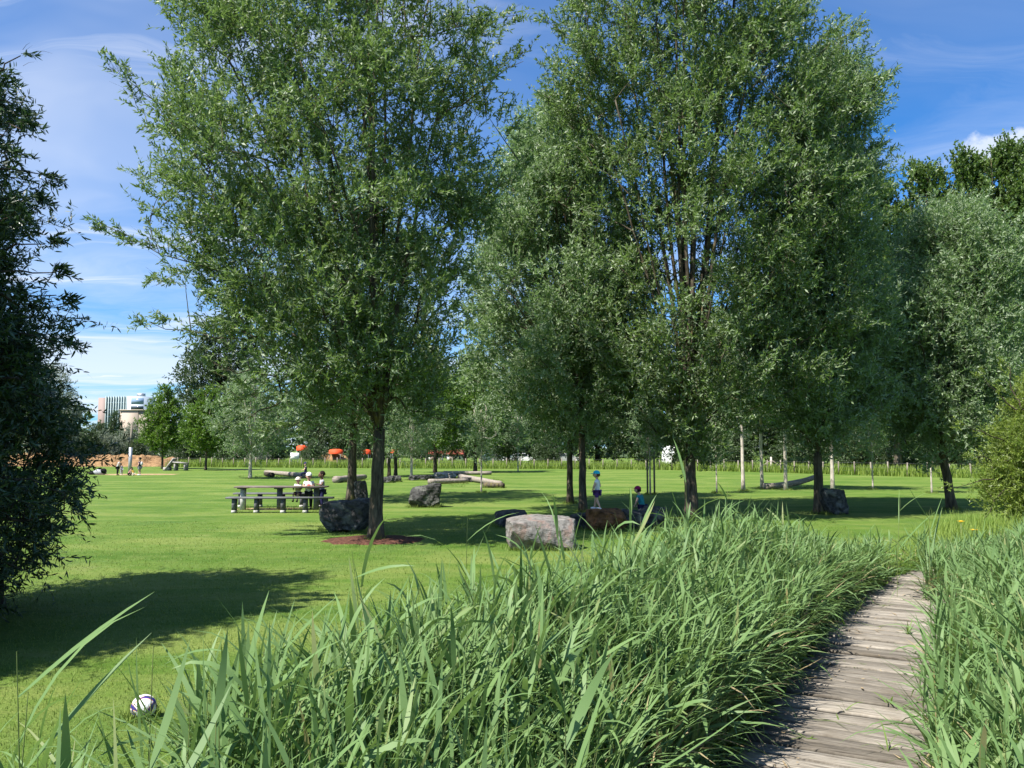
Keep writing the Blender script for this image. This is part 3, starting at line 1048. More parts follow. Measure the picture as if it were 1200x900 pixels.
bg_ = 'quarry boulders set out on the lawn'
c = G(634, 646); stone('boulder', 'large grey and pinkish squared boulder in sunlight behind the reeds', 'boulder', c + [0, .5, 0], (1.40, 1.0, 0.68), 'stone_pink', 31, 0.12, 0.025, 0.02, -0.03, 0.05, bg_)
c = G(402, 625); stone('boulder', 'wide dark wedge shaped boulder beside the trunk of the near willow', 'boulder', c + [0, .6, 0], (1.16, 0.9, 0.80), 'stone_dark', 32, -0.1, 0.05, 0.36, 0.05, 0.08, bg_)
c = G(496, 595); stone('boulder', 'dark blocky boulder alone in the shade right of the near willow', 'boulder', c + [0, .4, 0], (1.08, 0.8, 0.74), 'stone_dark', 33, 0.1, 0.05, 0.0, 0.10, 0.08, bg_)
c = G(421, 588.5); stone('boulder', 'narrow upright grey boulder standing just behind the second willow trunk', 'boulder', c + [0, .3, 0], (0.52, 0.5, 0.80), 'stone_dark', 34, 0.1, 0.05, 0.0, 0.04, 0.08, bg_)
c = G(598, 618); stone('boulder', 'low dark boulder half hidden behind the large pinkish boulder', 'boulder', c + [0, .4, 0], (0.78, 0.8, 0.46), 'stone_dark', 35, 0.0, 0.05, 0.1, 0.0, 0.1, bg_)
c = G(712, 622); stone('boulder', 'rust brown boulder that the turquoise capped child walks on', 'boulder', c + [0, .45, 0], (1.05, 0.95, 0.56), 'stone_rust', 36, -0.1, 0.06, -0.05, -0.06, 0.08, bg_)
c = G(684, 621); stone('boulder', 'low grey slab against the left end of the rusty boulder', 'boulder', c + [0, .5, 0], (0.62, 0.7, 0.42), 'stone_dark', 37, 0.2, 0.06, 0.0, 0.05, 0.1, bg_)
c = G(744, 621); stone('boulder', 'black low boulder against the right end of the rusty boulder', 'boulder', c + [0, .5, 0], (0.70, 0.7, 0.50), 'stone_dark', 38, 0.3, 0.06, 0.0, -0.08, 0.1, bg_)
c = G(766, 618.5); stone('boulder', 'flat dark boulder between maroon capped child and right willow trunk', 'boulder', c + [0, .5, 0], (0.80, 0.7, 0.52), 'stone_dark', 39, 0.1, 0.06, 0.0, 0.05, 0.1, bg_)
c = G(980, 603); stone('boulder', 'dark squared boulder close against the right side of a slim trunk', 'boulder', c + [0, .4, 0], (0.82, 0.8, 0.80), 'stone_dark', 40, 0.0, 0.04, 0.0, -0.02, 0.05, bg_)

# logs
def log(label, p, q, r, seed, mat='log_wood', group='logs lying on the lawn', sag=0.0, name='log', cat='log'):
    rng = np.random.default_rng(seed)
    k = 10
    t = np.linspace(0, 1, k)[:, None]
    pts = np.asarray(p) * (1 - t) + np.asarray(q) * t
    pts = pts + np.concatenate([rng.normal(0, r * 0.12, (k, 2)), np.zeros((k, 1))], 1)
    pts[:, 2] += r * 0.9 + sag * (t[:, 0] ** 2)
    base = pts[0].copy(); base[2] = 0
    mb = MB()
    mb.tube(pts - base, r * (1 - 0.25 * t[:, 0]) * (1 + rng.normal(0, 0.05, k)), 12)
    o = mb.build(name, mat, None, True)
    o.location = [float(v) for v in base]
    return tag(o, label, cat, group)


lg = lambda px, py: G(px, py)
log('long pale grey log that the dark blue person sits on', lg(357, 560), lg(311, 555.5), 0.19, 41)
log('short dark log end just right of the pale stake trunk', lg(319, 559.5), lg(311, 558), 0.19, 42, 'bark_dark')
log('pale log lying behind the second willow trunk', lg(393, 566), lg(428, 562), 0.22, 43)
log('thin pale log in front of dark stones right of near willow', lg(450, 564.5), lg(466, 563.5), 0.15, 44)
log('front pale log edging the play area', lg(503, 567.5), lg(548, 566), 0.17, 45)
log('long pale log at the back of the play area', lg(520, 556.5), lg(576, 556.5), 0.17, 46)
log('slanting log crossing behind the thin sapling', lg(540, 562), lg(586, 570.5), 0.20, 47)
log('short brown log in front of the slanting log', lg(567, 571.5), lg(590, 572), 0.16, 48, 'bark')
log('bleached bent branch lying left of the slim dark trunk', lg(896, 573.5), lg(955, 572), 0.17, 49, 'log_wood', None, 0.42, 'fallen_branch', 'branch')
for k, (px, py, w, h, lb) in enumerate(((452, 566, .9, .55, 'dark stone cluster left part right of near willow'), (461, 565, .8, .6, 'dark stone with pale top right of near willow'),
                                         (488, 563, 1.1, .5, 'dark low stone beside the pale footed trunk'), (500, 563, 1.0, .5, 'dark low stone behind the front pale log'),
                                         (516, 562, .9, .7, 'pale weathered stone at left end of back log'), (527, 561, .9, .6, 'pale weathered stone in front of back log'),
                                         (548, 565, 1.1, .45, 'flat grey stone under the slanting log'))):
    c = G(px, py); stone('play_area_stone', lb, 'stone', c + [0, .4, 0], (w * .9, .7, h * .68), 'stone_pale' if 'pale weathered' in lb else 'stone_dark', 60 + k, 0.3 * k, 0.06, 0, 0, 0.1, 'stones around the play area')

# ------------------------------------------------------------------ picnic table and benches
t = thing('picnic_table', 'long narrow wooden picnic table on three grey posts', 'table', G(330, 597.5))
S = 28.2 / F
for k in range(3):
    mb = MB(); mb.box((0, -0.26 + 0.26 * k, 0.80), (3.12, 0.245, 0.045)); mb.build('tabletop_board', 'table_wood', t)
for px in (284.5, 327.5, 370.5):
    x = (px - 330) * S
    mb = MB(); mb.box((x, 0, 0.385), (0.16, 0.16, 0.785)); lg_ = mb.build('leg', 'concrete' if px < 300 else 'bench_wood', t)
    mb = MB(); mb.box((x, 0, 0.755), (0.22, 0.66, 0.040)); mb.build('crossbar', 'bench_wood', t)


def bench(label, px0, px1, c, offy):
    L = (px1 - px0) * S
    t = thing('picnic_bench', label, 'bench', c, 0, 'benches at the picnic table')
    for k in range(2):
        mb = MB(); mb.box((0, -0.095 + 0.19 * k, 0.50), (L, 0.18, 0.055)); mb.build('seat_board', 'bench_wood', t)
    for f in (-0.43, -0.22, 0.03, 0.24, 0.43):
        mb = MB(); mb.box((f * L, 0, 0.28), (0.11, 0.24, 0.38)); mb.build('leg', 'bench_wood', t)
        mb = MB(); mb.box((f * L, 0, 0.045), (0.125, 0.255, 0.09)); mb.build('foot', 'concrete', t)


bench('grey wooden bench along the near side of the picnic table', 268, 387, G(328, 601), 0)
bench('grey wooden bench along the far side of the picnic table', 271, 383, G(328, 594.5), 0)

# ------------------------------------------------------------------ ball
bm = bmesh.new()
bmesh.ops.create_icosphere(bm, subdivisions=5, radius=0.097)
ico = bmesh.new(); bmesh.ops.create_icosphere(ico, subdivisions=1, radius=1)
rot = np.array(Euler((0.5, 0.9, 0.3)).to_matrix())
dirs = np.array([v.co.normalized()[:] for v in ico.verts]) @ rot.T
ico.free()
AX = np.array(Euler((0.4, -0.5, 0.9)).to_matrix())
for f in bm.faces:
    d = np.array(f.calc_center_median().normalized()[:])
    a = dirs @ d
    k = int(a.argmax())
    f.smooth = True
    e = np.sort(a)[::-1]
    u1, u2, u3 = d @ AX[0], d @ AX[1], d @ AX[2]
    s1 = min(abs(u1 - .42) - .20 * (1 - u2 * u2), abs(u2 - .30) - .22 * (1 - u3 * u3), abs(u3 + .35) - .18 * (1 - u1 * u1))
    f.material_index = 1 if s1 < -.02 else (2 if s1 < .015 else 0)
for v in bm.verts:
    d = np.array(v.co.normalized()[:])
    e = np.sort(dirs @ d)[::-1]
    if e[0] - e[1] < 0.012:
        v.co *= 0.985
me = bpy.data.meshes.new('football')
bm.to_mesh(me); bm.free()
o = link('football', me, ['ball_white', 'ball_navy', 'ball_orange'])
c = G(168, 842); o.location = (float(c[0]), float(c[1]), 0.088)
tag(o, 'white football with navy and orange patches lying on the lawn by the reeds', 'ball')

# ------------------------------------------------------------------ post with children, lounger, bag
t = thing('play_post', 'tall thin post with pale lower half beside the children', 'post', G(152, 557))
mb = MB(); mb.tube([(0, 0, -.1), (0, 0, 2.2)], [.14, .13], 10); mb.build('lower_shaft', 'metal_grey', t, True)
mb = MB(); mb.tube([(0, 0, 2.2), (0.03, 0, 4.0)], [.11, .08], 10); mb.build('upper_shaft', 'post_wood', t, True)
mb = MB(); mb.box((0.15, 0, 3.85), (0.55, .08, .10)); mb.build('top_arm', 'post_wood', t)

t = thing('lounger', 'pale slatted lounger with raised back on the far lawn', 'lounger', G(205, 551.5))
mb = MB(); mb.box((0.55, 0, 0.75), (1.25, .9, .10), rot=Euler((0, 0.10, 0))); mb.build('seat', 'stone_pale', t)
mb = MB(); mb.box((-0.42, 0, 0.62), (1.35, .9, .11), rot=Euler((0, -0.95, 0))); mb.build('backrest', 'stone_pale', t)
for x in (0.1, 1.05):
    mb = MB(); mb.box((x, 0, 0.34), (.12, .8, .68)); mb.build('leg', 'stone_pale', t)
mb = MB(); mb.box((-0.72, 0, 0.16), (.5, .8, .32)); mb.build('foot', 'stone_pale', t)

mb = MB()
mb.ball((0, 0, 0.2), (0.55, 0.3, 0.26), 0, 14, 9); mb.ball((-.6, 0.1, 0.14), (0.4, 0.3, 0.18), 1, 12, 8); mb.ball((.35, -.1, 0.3), (0.22, 0.25, 0.22), 1, 12, 8)
o = mb.build('rucksack', ['cloth_grey', 'cloth_black'], None, True)
c = G(117, 556.3); o.location = (float(c[0]), float(c[1]), 0.0)
tag(o, 'grey and black rucksack lying on the grass left of the children', 'bag')

# ------------------------------------------------------------------ fence
FP = [G(px, py)[:2] for px, py in ((1215, 560.5), (1133, 560), (1052, 558.2), (980, 556), (900, 553.5), (770, 550.5), (640, 549.5), (500, 549), (380, 548.3), (250, 547.3), (195, 547))]
FP = np.array(FP)
fs = np.concatenate([[0], np.cumsum(np.linalg.norm(np.diff(FP, axis=0), axis=1))])
t = thing('wire_fence', 'low wire fence with grey wooden posts along the far edge of the lawn', 'fence', (FP[5][0], FP[5][1], 0))
org = np.array([FP[5][0], FP[5][1], 0])
rng = np.random.default_rng(5)
for s in np.arange(0, fs[-1], fs[-1] / 62):
    p = np.array([np.interp(s, fs, FP[:, 0]), np.interp(s, fs, FP[:, 1]), 0]) - org
    hh = 1.05 + rng.uniform(-.06, .08)
    mb = MB(); mb.tube([p + [0, 0, -.1], p + [rng.normal(0, .02), 0, hh]], .055, 7); mb.build('post', 'post_wood', t)
mb = MB()
for z in (0.35, 0.65, 0.98):
    mb.tube([np.array([a[0], a[1], z]) - org for a in FP], 0.006, 4)
mb.build('wire', 'bench_wood', t)
c = G(904, 553)
t = thing('strainer_post', 'taller pale fence post with two slanting braces', 'post', c)
mb = MB(); mb.tube([(0, 0, -.1), (0, 0, 1.35)], .085, 8); mb.build('upright', 'bark_pale', t)
for s in (-1, 1):
    mb = MB(); mb.tube([(0.08 * s, 0, 1.0), (1.55 * s, 0, 0.05)], .05, 7); mb.build('brace', 'post_wood', t)

# ------------------------------------------------------------------ distant buildings
def P0(px, D):
    p = W(px, 525, D); return np.array([p[0], p[1], 0])


D = 420.0; k = D / F
t = thing('office_building', 'large office block with pale vertical fins beyond the trees', 'building', P0(133, D))
zt = lambda py: HC + (525 - py) * k
fx = lambda px: (px - 133) * k
mb = MB(); mb.box(((fx(122) + fx(147)) / 2, 6, zt(465) / 2), ((147 - 122) * k, 12, zt(465))); mb.build('wall', 'glass_green', t)
mb = MB(); mb.box(((fx(112) + fx(122)) / 2, 7, zt(466) / 2), (10 * k, 12, zt(466))); mb.build('side_wall', 'facade_brown', t)
for i in range(9):
    mb = MB(); mb.box((fx(122.6) + i * 24 / 8 * k, -.35, zt(465) / 2 + .3), (.32, .7, zt(465))); mb.build('fin', 'fin_pale', t)
for i in range(7):
    mb = MB(); mb.box(((fx(122) + fx(147)) / 2, -.06, 4 + i * 3.6), (25 * k, .12, .7)); mb.build('floor_band', 'facade_white', t)
mb = MB(); mb.box(((fx(147.3) + fx(167)) / 2, 6, zt(464.5) / 2), (19.7 * k, 13, zt(464.5))); mb.build('wing', 'facade_white', t)
mb = MB(); mb.box(((fx(152) + fx(167)) / 2, -.56, zt(470)), (14.6 * k, .1, 3.0)); mb.build('window_band', 'glass_blue', t)
mb = MB(); mb.box(((fx(152) + fx(167)) / 2, -.56, zt(478)), (14.6 * k, .1, 1.6)); mb.build('window_band', 'glass_dark', t)
mb = MB(); mb.box(((fx(152) + fx(167)) / 2, -.56, zt(486)), (14.6 * k, .1, 3.4)); mb.build('window_band', 'glass_blue', t)
mb = MB(); mb.box((fx(158), 5, zt(464.5) + .9), (3.2, 3, 1.8)); mb.build('rooftop_unit', 'metal_grey', t)
D = 380.0; k = D / F
t = thing('warehouse', 'plain beige flat roofed building in front of the office block', 'building', P0(158, D))
mb = MB(); mb.box(((139 - 158 + 160 - 158) / 2 * k, 6, (HC + 44 * k) / 2), (21 * k, 12, HC + 44 * k)); mb.build('front_wall', 'facade_beige', t)
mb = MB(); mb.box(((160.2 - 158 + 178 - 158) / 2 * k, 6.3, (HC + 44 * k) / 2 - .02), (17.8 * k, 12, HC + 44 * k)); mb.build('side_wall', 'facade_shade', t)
mb = MB(); mb.box(((139 - 158 + 178 - 158) / 2 * k, 6, HC + 44.4 * k), (39.4 * k, 12.9, .5)); mb.build('roof', 'facade_beige', t)

# red and white things beyond the fence
def shed(label, px, D, w, d, h, rh, wall='white_paint', roof='roof_red'):
    t = thing('shed', label, 'shed', P0(px, D))
    mb = MB(); mb.box((0, 0, h / 2), (w, d, h)); mb.build('wall', wall, t)
    mb = MB()
    a, c = w / 2 + .15, d / 2 + .2
    mb.add([(-a, -c, h), (a, -c, h), (a, c, h), (-a, c, h), (-a, 0, h + rh), (a, 0, h + rh), (-a, -c, h - .08), (a, -c, h - .08), (a, c, h - .08), (-a, c, h - .08)],
           [[0, 1, 5, 4], [2, 3, 4, 5], [6, 7, 1, 0], [8, 9, 3, 2], [9, 8, 7, 6]], [[3, 0, 4], [1, 2, 5]])
    mb.build('roof', roof, t)
    mb = MB(); mb.box((-.2 * w, -d / 2 - .02, h * .45), (.8, .04, h * .85)); mb.build('door', 'facade_brown', t)
    mb = MB(); mb.box((.2 * w, -d / 2 - .02, h * .55), (.7, .04, .55)); mb.build('window', 'glass_dark', t)


shed('low white shed with dark red roof seen between trunks', 534, 138, 2.7, 3, 1.15, .75)
shed('small white shed with red roof left of the red roofed one', 511, 139, 2.2, 3, 1.1, .7)


def canopy(label, px, D, w, z0, z1):
    t = thing('canopy', label, 'canopy', P0(px, D), 0, 'orange canopies beyond the fence')
    d = 1.6
    mb = MB()
    a, c = w / 2, d / 2
    mb.add([(-a, -c, z0), (a, -c, z0), (a, c, z0), (-a, c, z0), (-a * .55, 0, z1), (a * .55, 0, z1), (-a, -c, z0 - .5), (a, -c, z0 - .5), (a, c, z0 - .5), (-a, c, z0 - .5)],
           [[0, 1, 5, 4], [2, 3, 4, 5], [6, 7, 1, 0], [7, 8, 2, 1], [8, 9, 3, 2], [9, 6, 0, 3]], [[3, 0, 4], [1, 2, 5]])
    mb.build('cover', 'orange_cloth', t)
    for x in (-a + .05, a - .05):
        for y in (-c + .05, c - .05):
            mb = MB(); mb.tube([(x, y, 0), (x, y, z0)], .03, 6); mb.build('leg', 'metal_grey', t)


canopy('bright orange canopy seen left of the earth mound', 354, 100, 0.95, 2.35, 2.5)
canopy('wide bright orange canopy behind the earth mound', 394, 104, 1.5, 1.9, 2.02)
canopy('orange canopy between the two near willow trunks', 429, 104, 1.0, 1.85, 1.97)
canopy('narrow orange canopy right of the near willow trunk', 462, 104, 0.7, 2.0, 2.12)

t = thing('notice_board', 'small white notice board on two legs beyond the lawn', 'sign', G(345, 548))
mb = MB(); mb.box((0, 0, 1.25), (.95, .06, .75)); mb.build('panel', 'white_paint', t)
for x in (-.35, .35):
    mb = MB(); mb.tube([(x, .06, 0), (x, .06, 1.2)], .035, 6); mb.build('leg', 'metal_grey', t)


def car(label, px, D, mat, rz=0.0, van=False):
    t = thing('van' if van else 'parked_car', label, 'van' if van else 'car', P0(px, D), rz, None if van else 'cars parked beyond the fence')
    if van:
        prof = [(-2.5, .35), (2.4, .35), (2.5, .6), (2.45, 1.15), (1.75, 1.3), (1.2, 2.25), (1.0, 2.4), (-2.4, 2.4), (-2.5, 2.2)]
        win = [[(1.15, 1.35), (1.62, 1.35), (1.15, 2.1), (.5, 2.1), (.5, 1.35)]]
    else:
        prof = [(-2.05, .3), (2.05, .3), (2.1, .55), (2.0, .8), (1.05, .93), (.45, 1.38), (-.95, 1.42), (-1.65, 1.0), (-2.05, .92), (-2.1, .6)]
        win = [[(.9, .95), (.4, 1.32), (-.2, 1.34), (-.2, .95)], [(-.3, .95), (-.3, 1.34), (-.9, 1.35), (-1.4, .98)]]
    hw = .85
    n = len(prof)
    me = bpy.data.meshes.new('body')
    V = [(x, -hw * (.86 if z > 1.2 else 1), z) for x, z in prof] + [(x, hw * (.86 if z > 1.2 else 1), z) for x, z in prof]
    me.from_pydata(V, [], [tuple(range(n))[::1], tuple(range(2 * n - 1, n - 1, -1))] + [(i, i + n, (i + 1) % n + n, (i + 1) % n) for i in range(n)])
    link('body', me, mat, t)
    for w in win:
        for sy in (-1, 1):
            me = bpy.data.meshes.new('window')
            me.from_pydata([(x, sy * (hw * (1.005 if z < 1.2 else .89) + .012), z) for x, z in w], [], [tuple(range(len(w)))])
            link('window', me, 'glass_dark', t)
    for x in (-1.3, 1.3):
        for y in (-.78, .78):
            mb = MB(); mb.tube([(x, y - .11, .33), (x, y + .11, .33)], .33, 14); wh = mb.build('wheel', 'tyre', t)
            mb = MB(); mb.tube([(x, y - .118, .33), (x, y + .118, .33)], .19, 10); mb.build('rim', 'metal_grey', wh)


car('silver parked car in the shade behind the fence left of thick trunk', 579, 118, 'car_silver', 0.1)
car('white parked car behind the fence right of thick trunk', 612, 119, 'white_paint', 0.05)
car('pale parked car behind the pair of dark trunks', 664, 118, 'car_silver', 0.1)
car('white van showing through the gap left of the right willow trunk', 788, 96, 'white_paint', 1.2, True)

# ------------------------------------------------------------------ the willows on the lawn
wg = 'willows standing on the lawn'


def lawn_tree(name, label, px, py, rows, seed, sprays=(), holes=(), **kw):
    bse = G(px, py)
    D = bse[1]
    return tree(name, label, 'tree', bse, env_px(bse, D, rows), seed, group=kw.pop('group', wg),
                sprays=spr(bse, D, *sprays), holes=hol(bse, D, *holes), **kw)


lawn_tree('willow_tree', 'large near willow with mulch ring at its foot and crown reaching left', 440, 634,
          [(-75, 330, 480), (-35, 250, 560), (0, 212, 588), (60, 195, 604), (120, 172, 606), (200, 178, 598), (250, 178, 590), (300, 180, 575),
           (350, 208, 560), (400, 240, 550), (440, 288, 542), (470, 335, 530), (495, 370, 510), (515, 395, 490)], 101,
          sprays=((290, 330, 138, 276, -.6, .42), (280, 300, 165, 320, .8, .4), (250, 180, 148, 92, -.5, .5), (260, 150, 165, 140, .6, .45), (270, 70, 200, 14, 0, .5),
                  (560, 240, 612, 190, 0, .4), (540, 120, 608, 60, .5, .5), (300, 400, 185, 385, -.6, .4), (320, 440, 235, 425, 0.5, .4),
                  (330, 470, 262, 500, .2, .4), (400, 470, 330, 505, -.5, .4), (350, 440, 270, 470, .5, .45), (470, 470, 535, 500, .3, .4), (480, 40, 600, 10, .3, .5)),
          holes=((585, 330, 30, 40), (545, 410, 25, 30), (210, 330, 26, 22), (225, 240, 14, 14)),
          clumps=820, cr=0.62, twigs=11, per=23, leaf=(0.132, 0.039), trunk_r=0.17, fork=2.6, limbs=12, side=11, lump=0.16, gap=-0.18, gap_scale=1.7, up=.7, droop=.14,
          twig_w=0.004, seg=1, lean=(0.06, 0), surf=0.5, depth=0.85)
lawn_tree('willow_tree', 'willow with slimmer trunk standing behind and left of the near willow', 412, 588,
          [(215, 370, 440), (250, 330, 480), (320, 300, 515), (400, 285, 530), (460, 310, 525), (500, 360, 480), (520, 385, 450)], 102,
          clumps=420, cr=0.8, twigs=8, per=18, leaf=(0.16, 0.046), trunk_r=0.2, fork=2.6, limbs=7, lump=0.15, leafm='willow_leaf_silver')
lawn_tree('willow_tree', 'tallest willow with open crown of upright stems standing at the back edge of the reeds', 810, 606,
          [(-110, 740, 850), (-60, 690, 915), (-10, 650, 950), (60, 640, 985), (130, 645, 990), (200, 655, 1000), (300, 662, 1010), (380, 655, 1000), (430, 670, 980),
           (470, 700, 945), (500, 735, 885), (525, 775, 845), (545, 795, 830)], 103,
          sprays=((950, 150, 1036, 92, 0, .6), (960, 190, 1040, 160, .8, .5), (930, 80, 1010, 28, .3, .6), (700, 160, 642, 120, 0, .5), (700, 60, 642, 20, .3, .5), (680, 250, 628, 215, .3, .5)),
          holes=((803, 310, 13, 75), (775, 290, 9, 60), (792, 400, 10, 40), (830, 180, 22, 26), (870, 150, 14, 18), (765, 215, 12, 16)),
          clumps=1080, cr=0.74, twigs=11, per=22, leaf=(0.155, 0.046), trunk_r=0.215, fork=2.0, limbs=12, side=9, lump=0.18, gap=-0.20, gap_scale=1.9, up=.7, droop=.14,
          twig_w=0.005, surf=0.5, depth=0.8, lspread=(0.15, 0.7))
lawn_tree('willow_tree', 'grey green willow on a straight dark trunk directly behind the turquoise capped child', 683, 600,
          [(138, 614, 680), (180, 588, 715), (250, 560, 752), (340, 545, 785), (410, 540, 790), (455, 555, 775), (490, 600, 750), (515, 645, 720), (530, 665, 700)], 104,
          sprays=((600, 380, 540, 360, 0, .5), (580, 250, 545, 225, 0, .5), (690, 520, 718, 490, 0, .2)),
          clumps=700, cr=0.72, twigs=10, per=21, leaf=(0.16, 0.047), trunk_r=0.135, fork=2.9, limbs=8, lump=0.15, gap=-0.30, gap_scale=1.8, up=.65, droop=.15, leafm='willow_leaf_silver')
lawn_tree('willow_tree', 'willow with dark trunk just left of the straight dark trunk', 668, 590,
          [(130, 600, 660), (190, 575, 690), (300, 552, 715), (400, 545, 720), (460, 560, 705), (500, 610, 700), (525, 640, 695)], 105,
          clumps=480, cr=0.8, twigs=8, per=18, leaf=(0.155, 0.045), trunk_r=0.13, fork=2.8, limbs=7, lump=0.15, leafm='willow_leaf_silver')
lawn_tree('willow_tree', 'willow rising on a slim dark trunk beside the squared dark boulder', 960, 602,
          [(50, 960, 1000), (90, 925, 1032), (160, 905, 1035), (240, 890, 1034), (330, 882, 1042), (420, 880, 1048), (475, 890, 1045), (505, 915, 1015), (530, 938, 985)], 106,
          sprays=((980, 480, 1048, 470, 0, .5), (930, 500, 895, 505, 0, .5)),
          clumps=900, cr=0.76, twigs=10, per=21, leaf=(0.15, 0.042), trunk_r=0.165, fork=2.0, limbs=8, lump=0.15, gap=-0.30, gap_scale=1.8, up=.65, droop=.15, leafm='willow_leaf_silver')
lawn_tree('willow_tree', 'broad grey green willow at right with a bare curved trunk above the meadow', 1116, 597,
          [(252, 1085, 1150), (285, 1050, 1180), (320, 1030, 1203), (390, 1012, 1208), (440, 1008, 1206), (480, 1020, 1195), (515, 1045, 1180), (540, 1065, 1150)], 107,
          clumps=850, cr=0.76, twigs=10, per=21, leaf=(0.15, 0.042), trunk_r=0.16, fork=3.0, limbs=8, lump=0.16, gap=-0.30, gap_scale=1.8, up=.65, droop=.15, leafm='willow_leaf_silver', lean=(-0.35, 0))

# dark bush at the left edge
bD = 9.2
bb = W(-120, 690, bD); bb[2] = 0.0
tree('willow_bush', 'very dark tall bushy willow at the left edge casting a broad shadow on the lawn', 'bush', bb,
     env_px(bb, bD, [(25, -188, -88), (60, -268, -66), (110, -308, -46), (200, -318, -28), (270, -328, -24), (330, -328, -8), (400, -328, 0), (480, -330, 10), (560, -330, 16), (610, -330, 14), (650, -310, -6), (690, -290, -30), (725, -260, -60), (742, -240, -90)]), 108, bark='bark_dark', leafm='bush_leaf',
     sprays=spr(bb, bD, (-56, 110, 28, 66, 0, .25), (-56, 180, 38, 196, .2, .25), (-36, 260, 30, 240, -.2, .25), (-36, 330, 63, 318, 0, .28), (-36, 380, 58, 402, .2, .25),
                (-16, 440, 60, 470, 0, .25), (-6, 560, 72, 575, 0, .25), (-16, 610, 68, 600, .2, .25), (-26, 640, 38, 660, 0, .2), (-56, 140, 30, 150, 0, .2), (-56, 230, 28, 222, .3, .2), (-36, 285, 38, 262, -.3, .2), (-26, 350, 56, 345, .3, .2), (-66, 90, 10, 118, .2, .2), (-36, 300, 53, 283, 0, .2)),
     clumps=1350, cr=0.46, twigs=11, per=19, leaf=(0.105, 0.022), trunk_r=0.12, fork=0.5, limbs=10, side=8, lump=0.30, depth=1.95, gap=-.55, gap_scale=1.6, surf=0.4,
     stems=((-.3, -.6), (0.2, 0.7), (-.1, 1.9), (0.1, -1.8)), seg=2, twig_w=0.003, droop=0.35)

# yellow-green shrub at the right edge
sD = 21.5
sb = W(1208, 612, sD); sb[2] = 0
tree('yellow_green_shrub', 'rounded yellow green shrub at the right edge in front of the dark wood', 'shrub', sb,
     env_px(sb, sD, [(448, 1205, 1255), (475, 1184, 1280), (505, 1168, 1292), (540, 1160, 1296), (575, 1155, 1292), (600, 1162, 1282), (615, 1175, 1262)]), 109,
     sprays=spr(sb, sD, (1190, 480, 1150, 440, 0, .3), (1185, 520, 1128, 500, 0, .3), (1180, 560, 1122, 570, .2, .3), (1195, 470, 1185, 425, .2, .3), (1190, 560, 1140, 610, -.4, .3), (1180, 540, 1132, 535, -.3, .25)), gap=-.25, gap_scale=1.0,
     bark='bark_dark', leafm='yellow_leaf', clumps=620, cr=0.42, twigs=10, per=20, leaf=(0.09, 0.024), trunk_r=0.06, fork=0.3, limbs=8, side=4, up=0.6,
     stems=((-.2, 0), (.2, .1)), lump=0.3)

# ------------------------------------------------------------------ young trees planted in front of the fence
def proto(kind, label, seed, H, cw, c0, **kw):
    z = np.array([c0, c0 + (H - c0) * .2, c0 + (H - c0) * .5, c0 + (H - c0) * .8, H])
    h = cw / 2 * np.array([.45, .85, 1.0, .65, .12])
    return tree(kind, label, 'tree', np.zeros(3), (z, -h, h), seed, **kw)


pg = 'pale trunked young trees at right'
pale = [(871, 575, 1.0, 'pale trunked young tree standing nearest the right willow of the pale trunk row'),
        (893, 573, .97, 'slightly thinner pale trunked young tree directly above the left end of the bleached branch'),
        (921, 574.5, 1.0, 'pale trunked young tree rising behind the middle of the bleached bent branch'),
        (976, 575, 1.05, 'pale trunked young tree just behind the squared dark boulder')]
p0 = proto('pale_trunk_tree', pale[0][3], 120, 10.0, 4.4, 3.7, bark='bark_pale', leafm='willow_leaf_silver', group=pg, clumps=150, cr=.7, twigs=7, per=15,
           leaf=(.17, .05), trunk_r=.09, fork=4.3, limbs=6, side=3, up=.5)
for i, (px, py, s, lb) in enumerate(pale):
    c = G(px, py)
    o = p0 if i == 0 else dup(p0, c, i * 1.9, (s, s, s), lb)
    o.location = c

sg = 'thin young trees on the lawn'
sap = [(564, 577, 1.15, 'thin sapling with pale stem standing in front of the slanting log'),
       (840, 578, .9, 'thin sapling just right of the right willow trunk'),
       (762, 579.5, 1.0, 'thin young tree with twin pale stakes above the maroon capped child'),
       (1023, 573.5, 1.0, 'thin sapling with pale foot right of the squared dark boulder'),
       (1092, 578, 1.0, 'thin sapling with pale foot just left of the bare curved trunk'),
       (1108, 573, 1.15, 'thin sapling with widening pale foot directly behind the bare curved trunk'),
       (607, 552.5, 1.25, 'bright leaved slender young tree near the back fence by the thick trunk')]
s0 = proto('sapling', sap[0][3], 121, 4.6, 2.3, 1.6, bark='bark_pale', leafm='willow_leaf_silver', group=sg, clumps=60, cr=.5, twigs=6, per=14,
           leaf=(.13, .036), trunk_r=.042, fork=2.2, limbs=4, side=2, up=.5)
for i, (px, py, s, lb) in enumerate(sap):
    c = G(px, py)
    o = s0 if i == 0 else dup(s0, c, i * 1.3, (s, s, s), lb)
    o.location = c
    if px == 762:
        for dx in (-.17, .17):
            mb = MB(); mb.tube([(dx, -.1, -.05), (dx, -.1, 2.0)], .045, 7); mb.build('stake', 'post_wood', o)

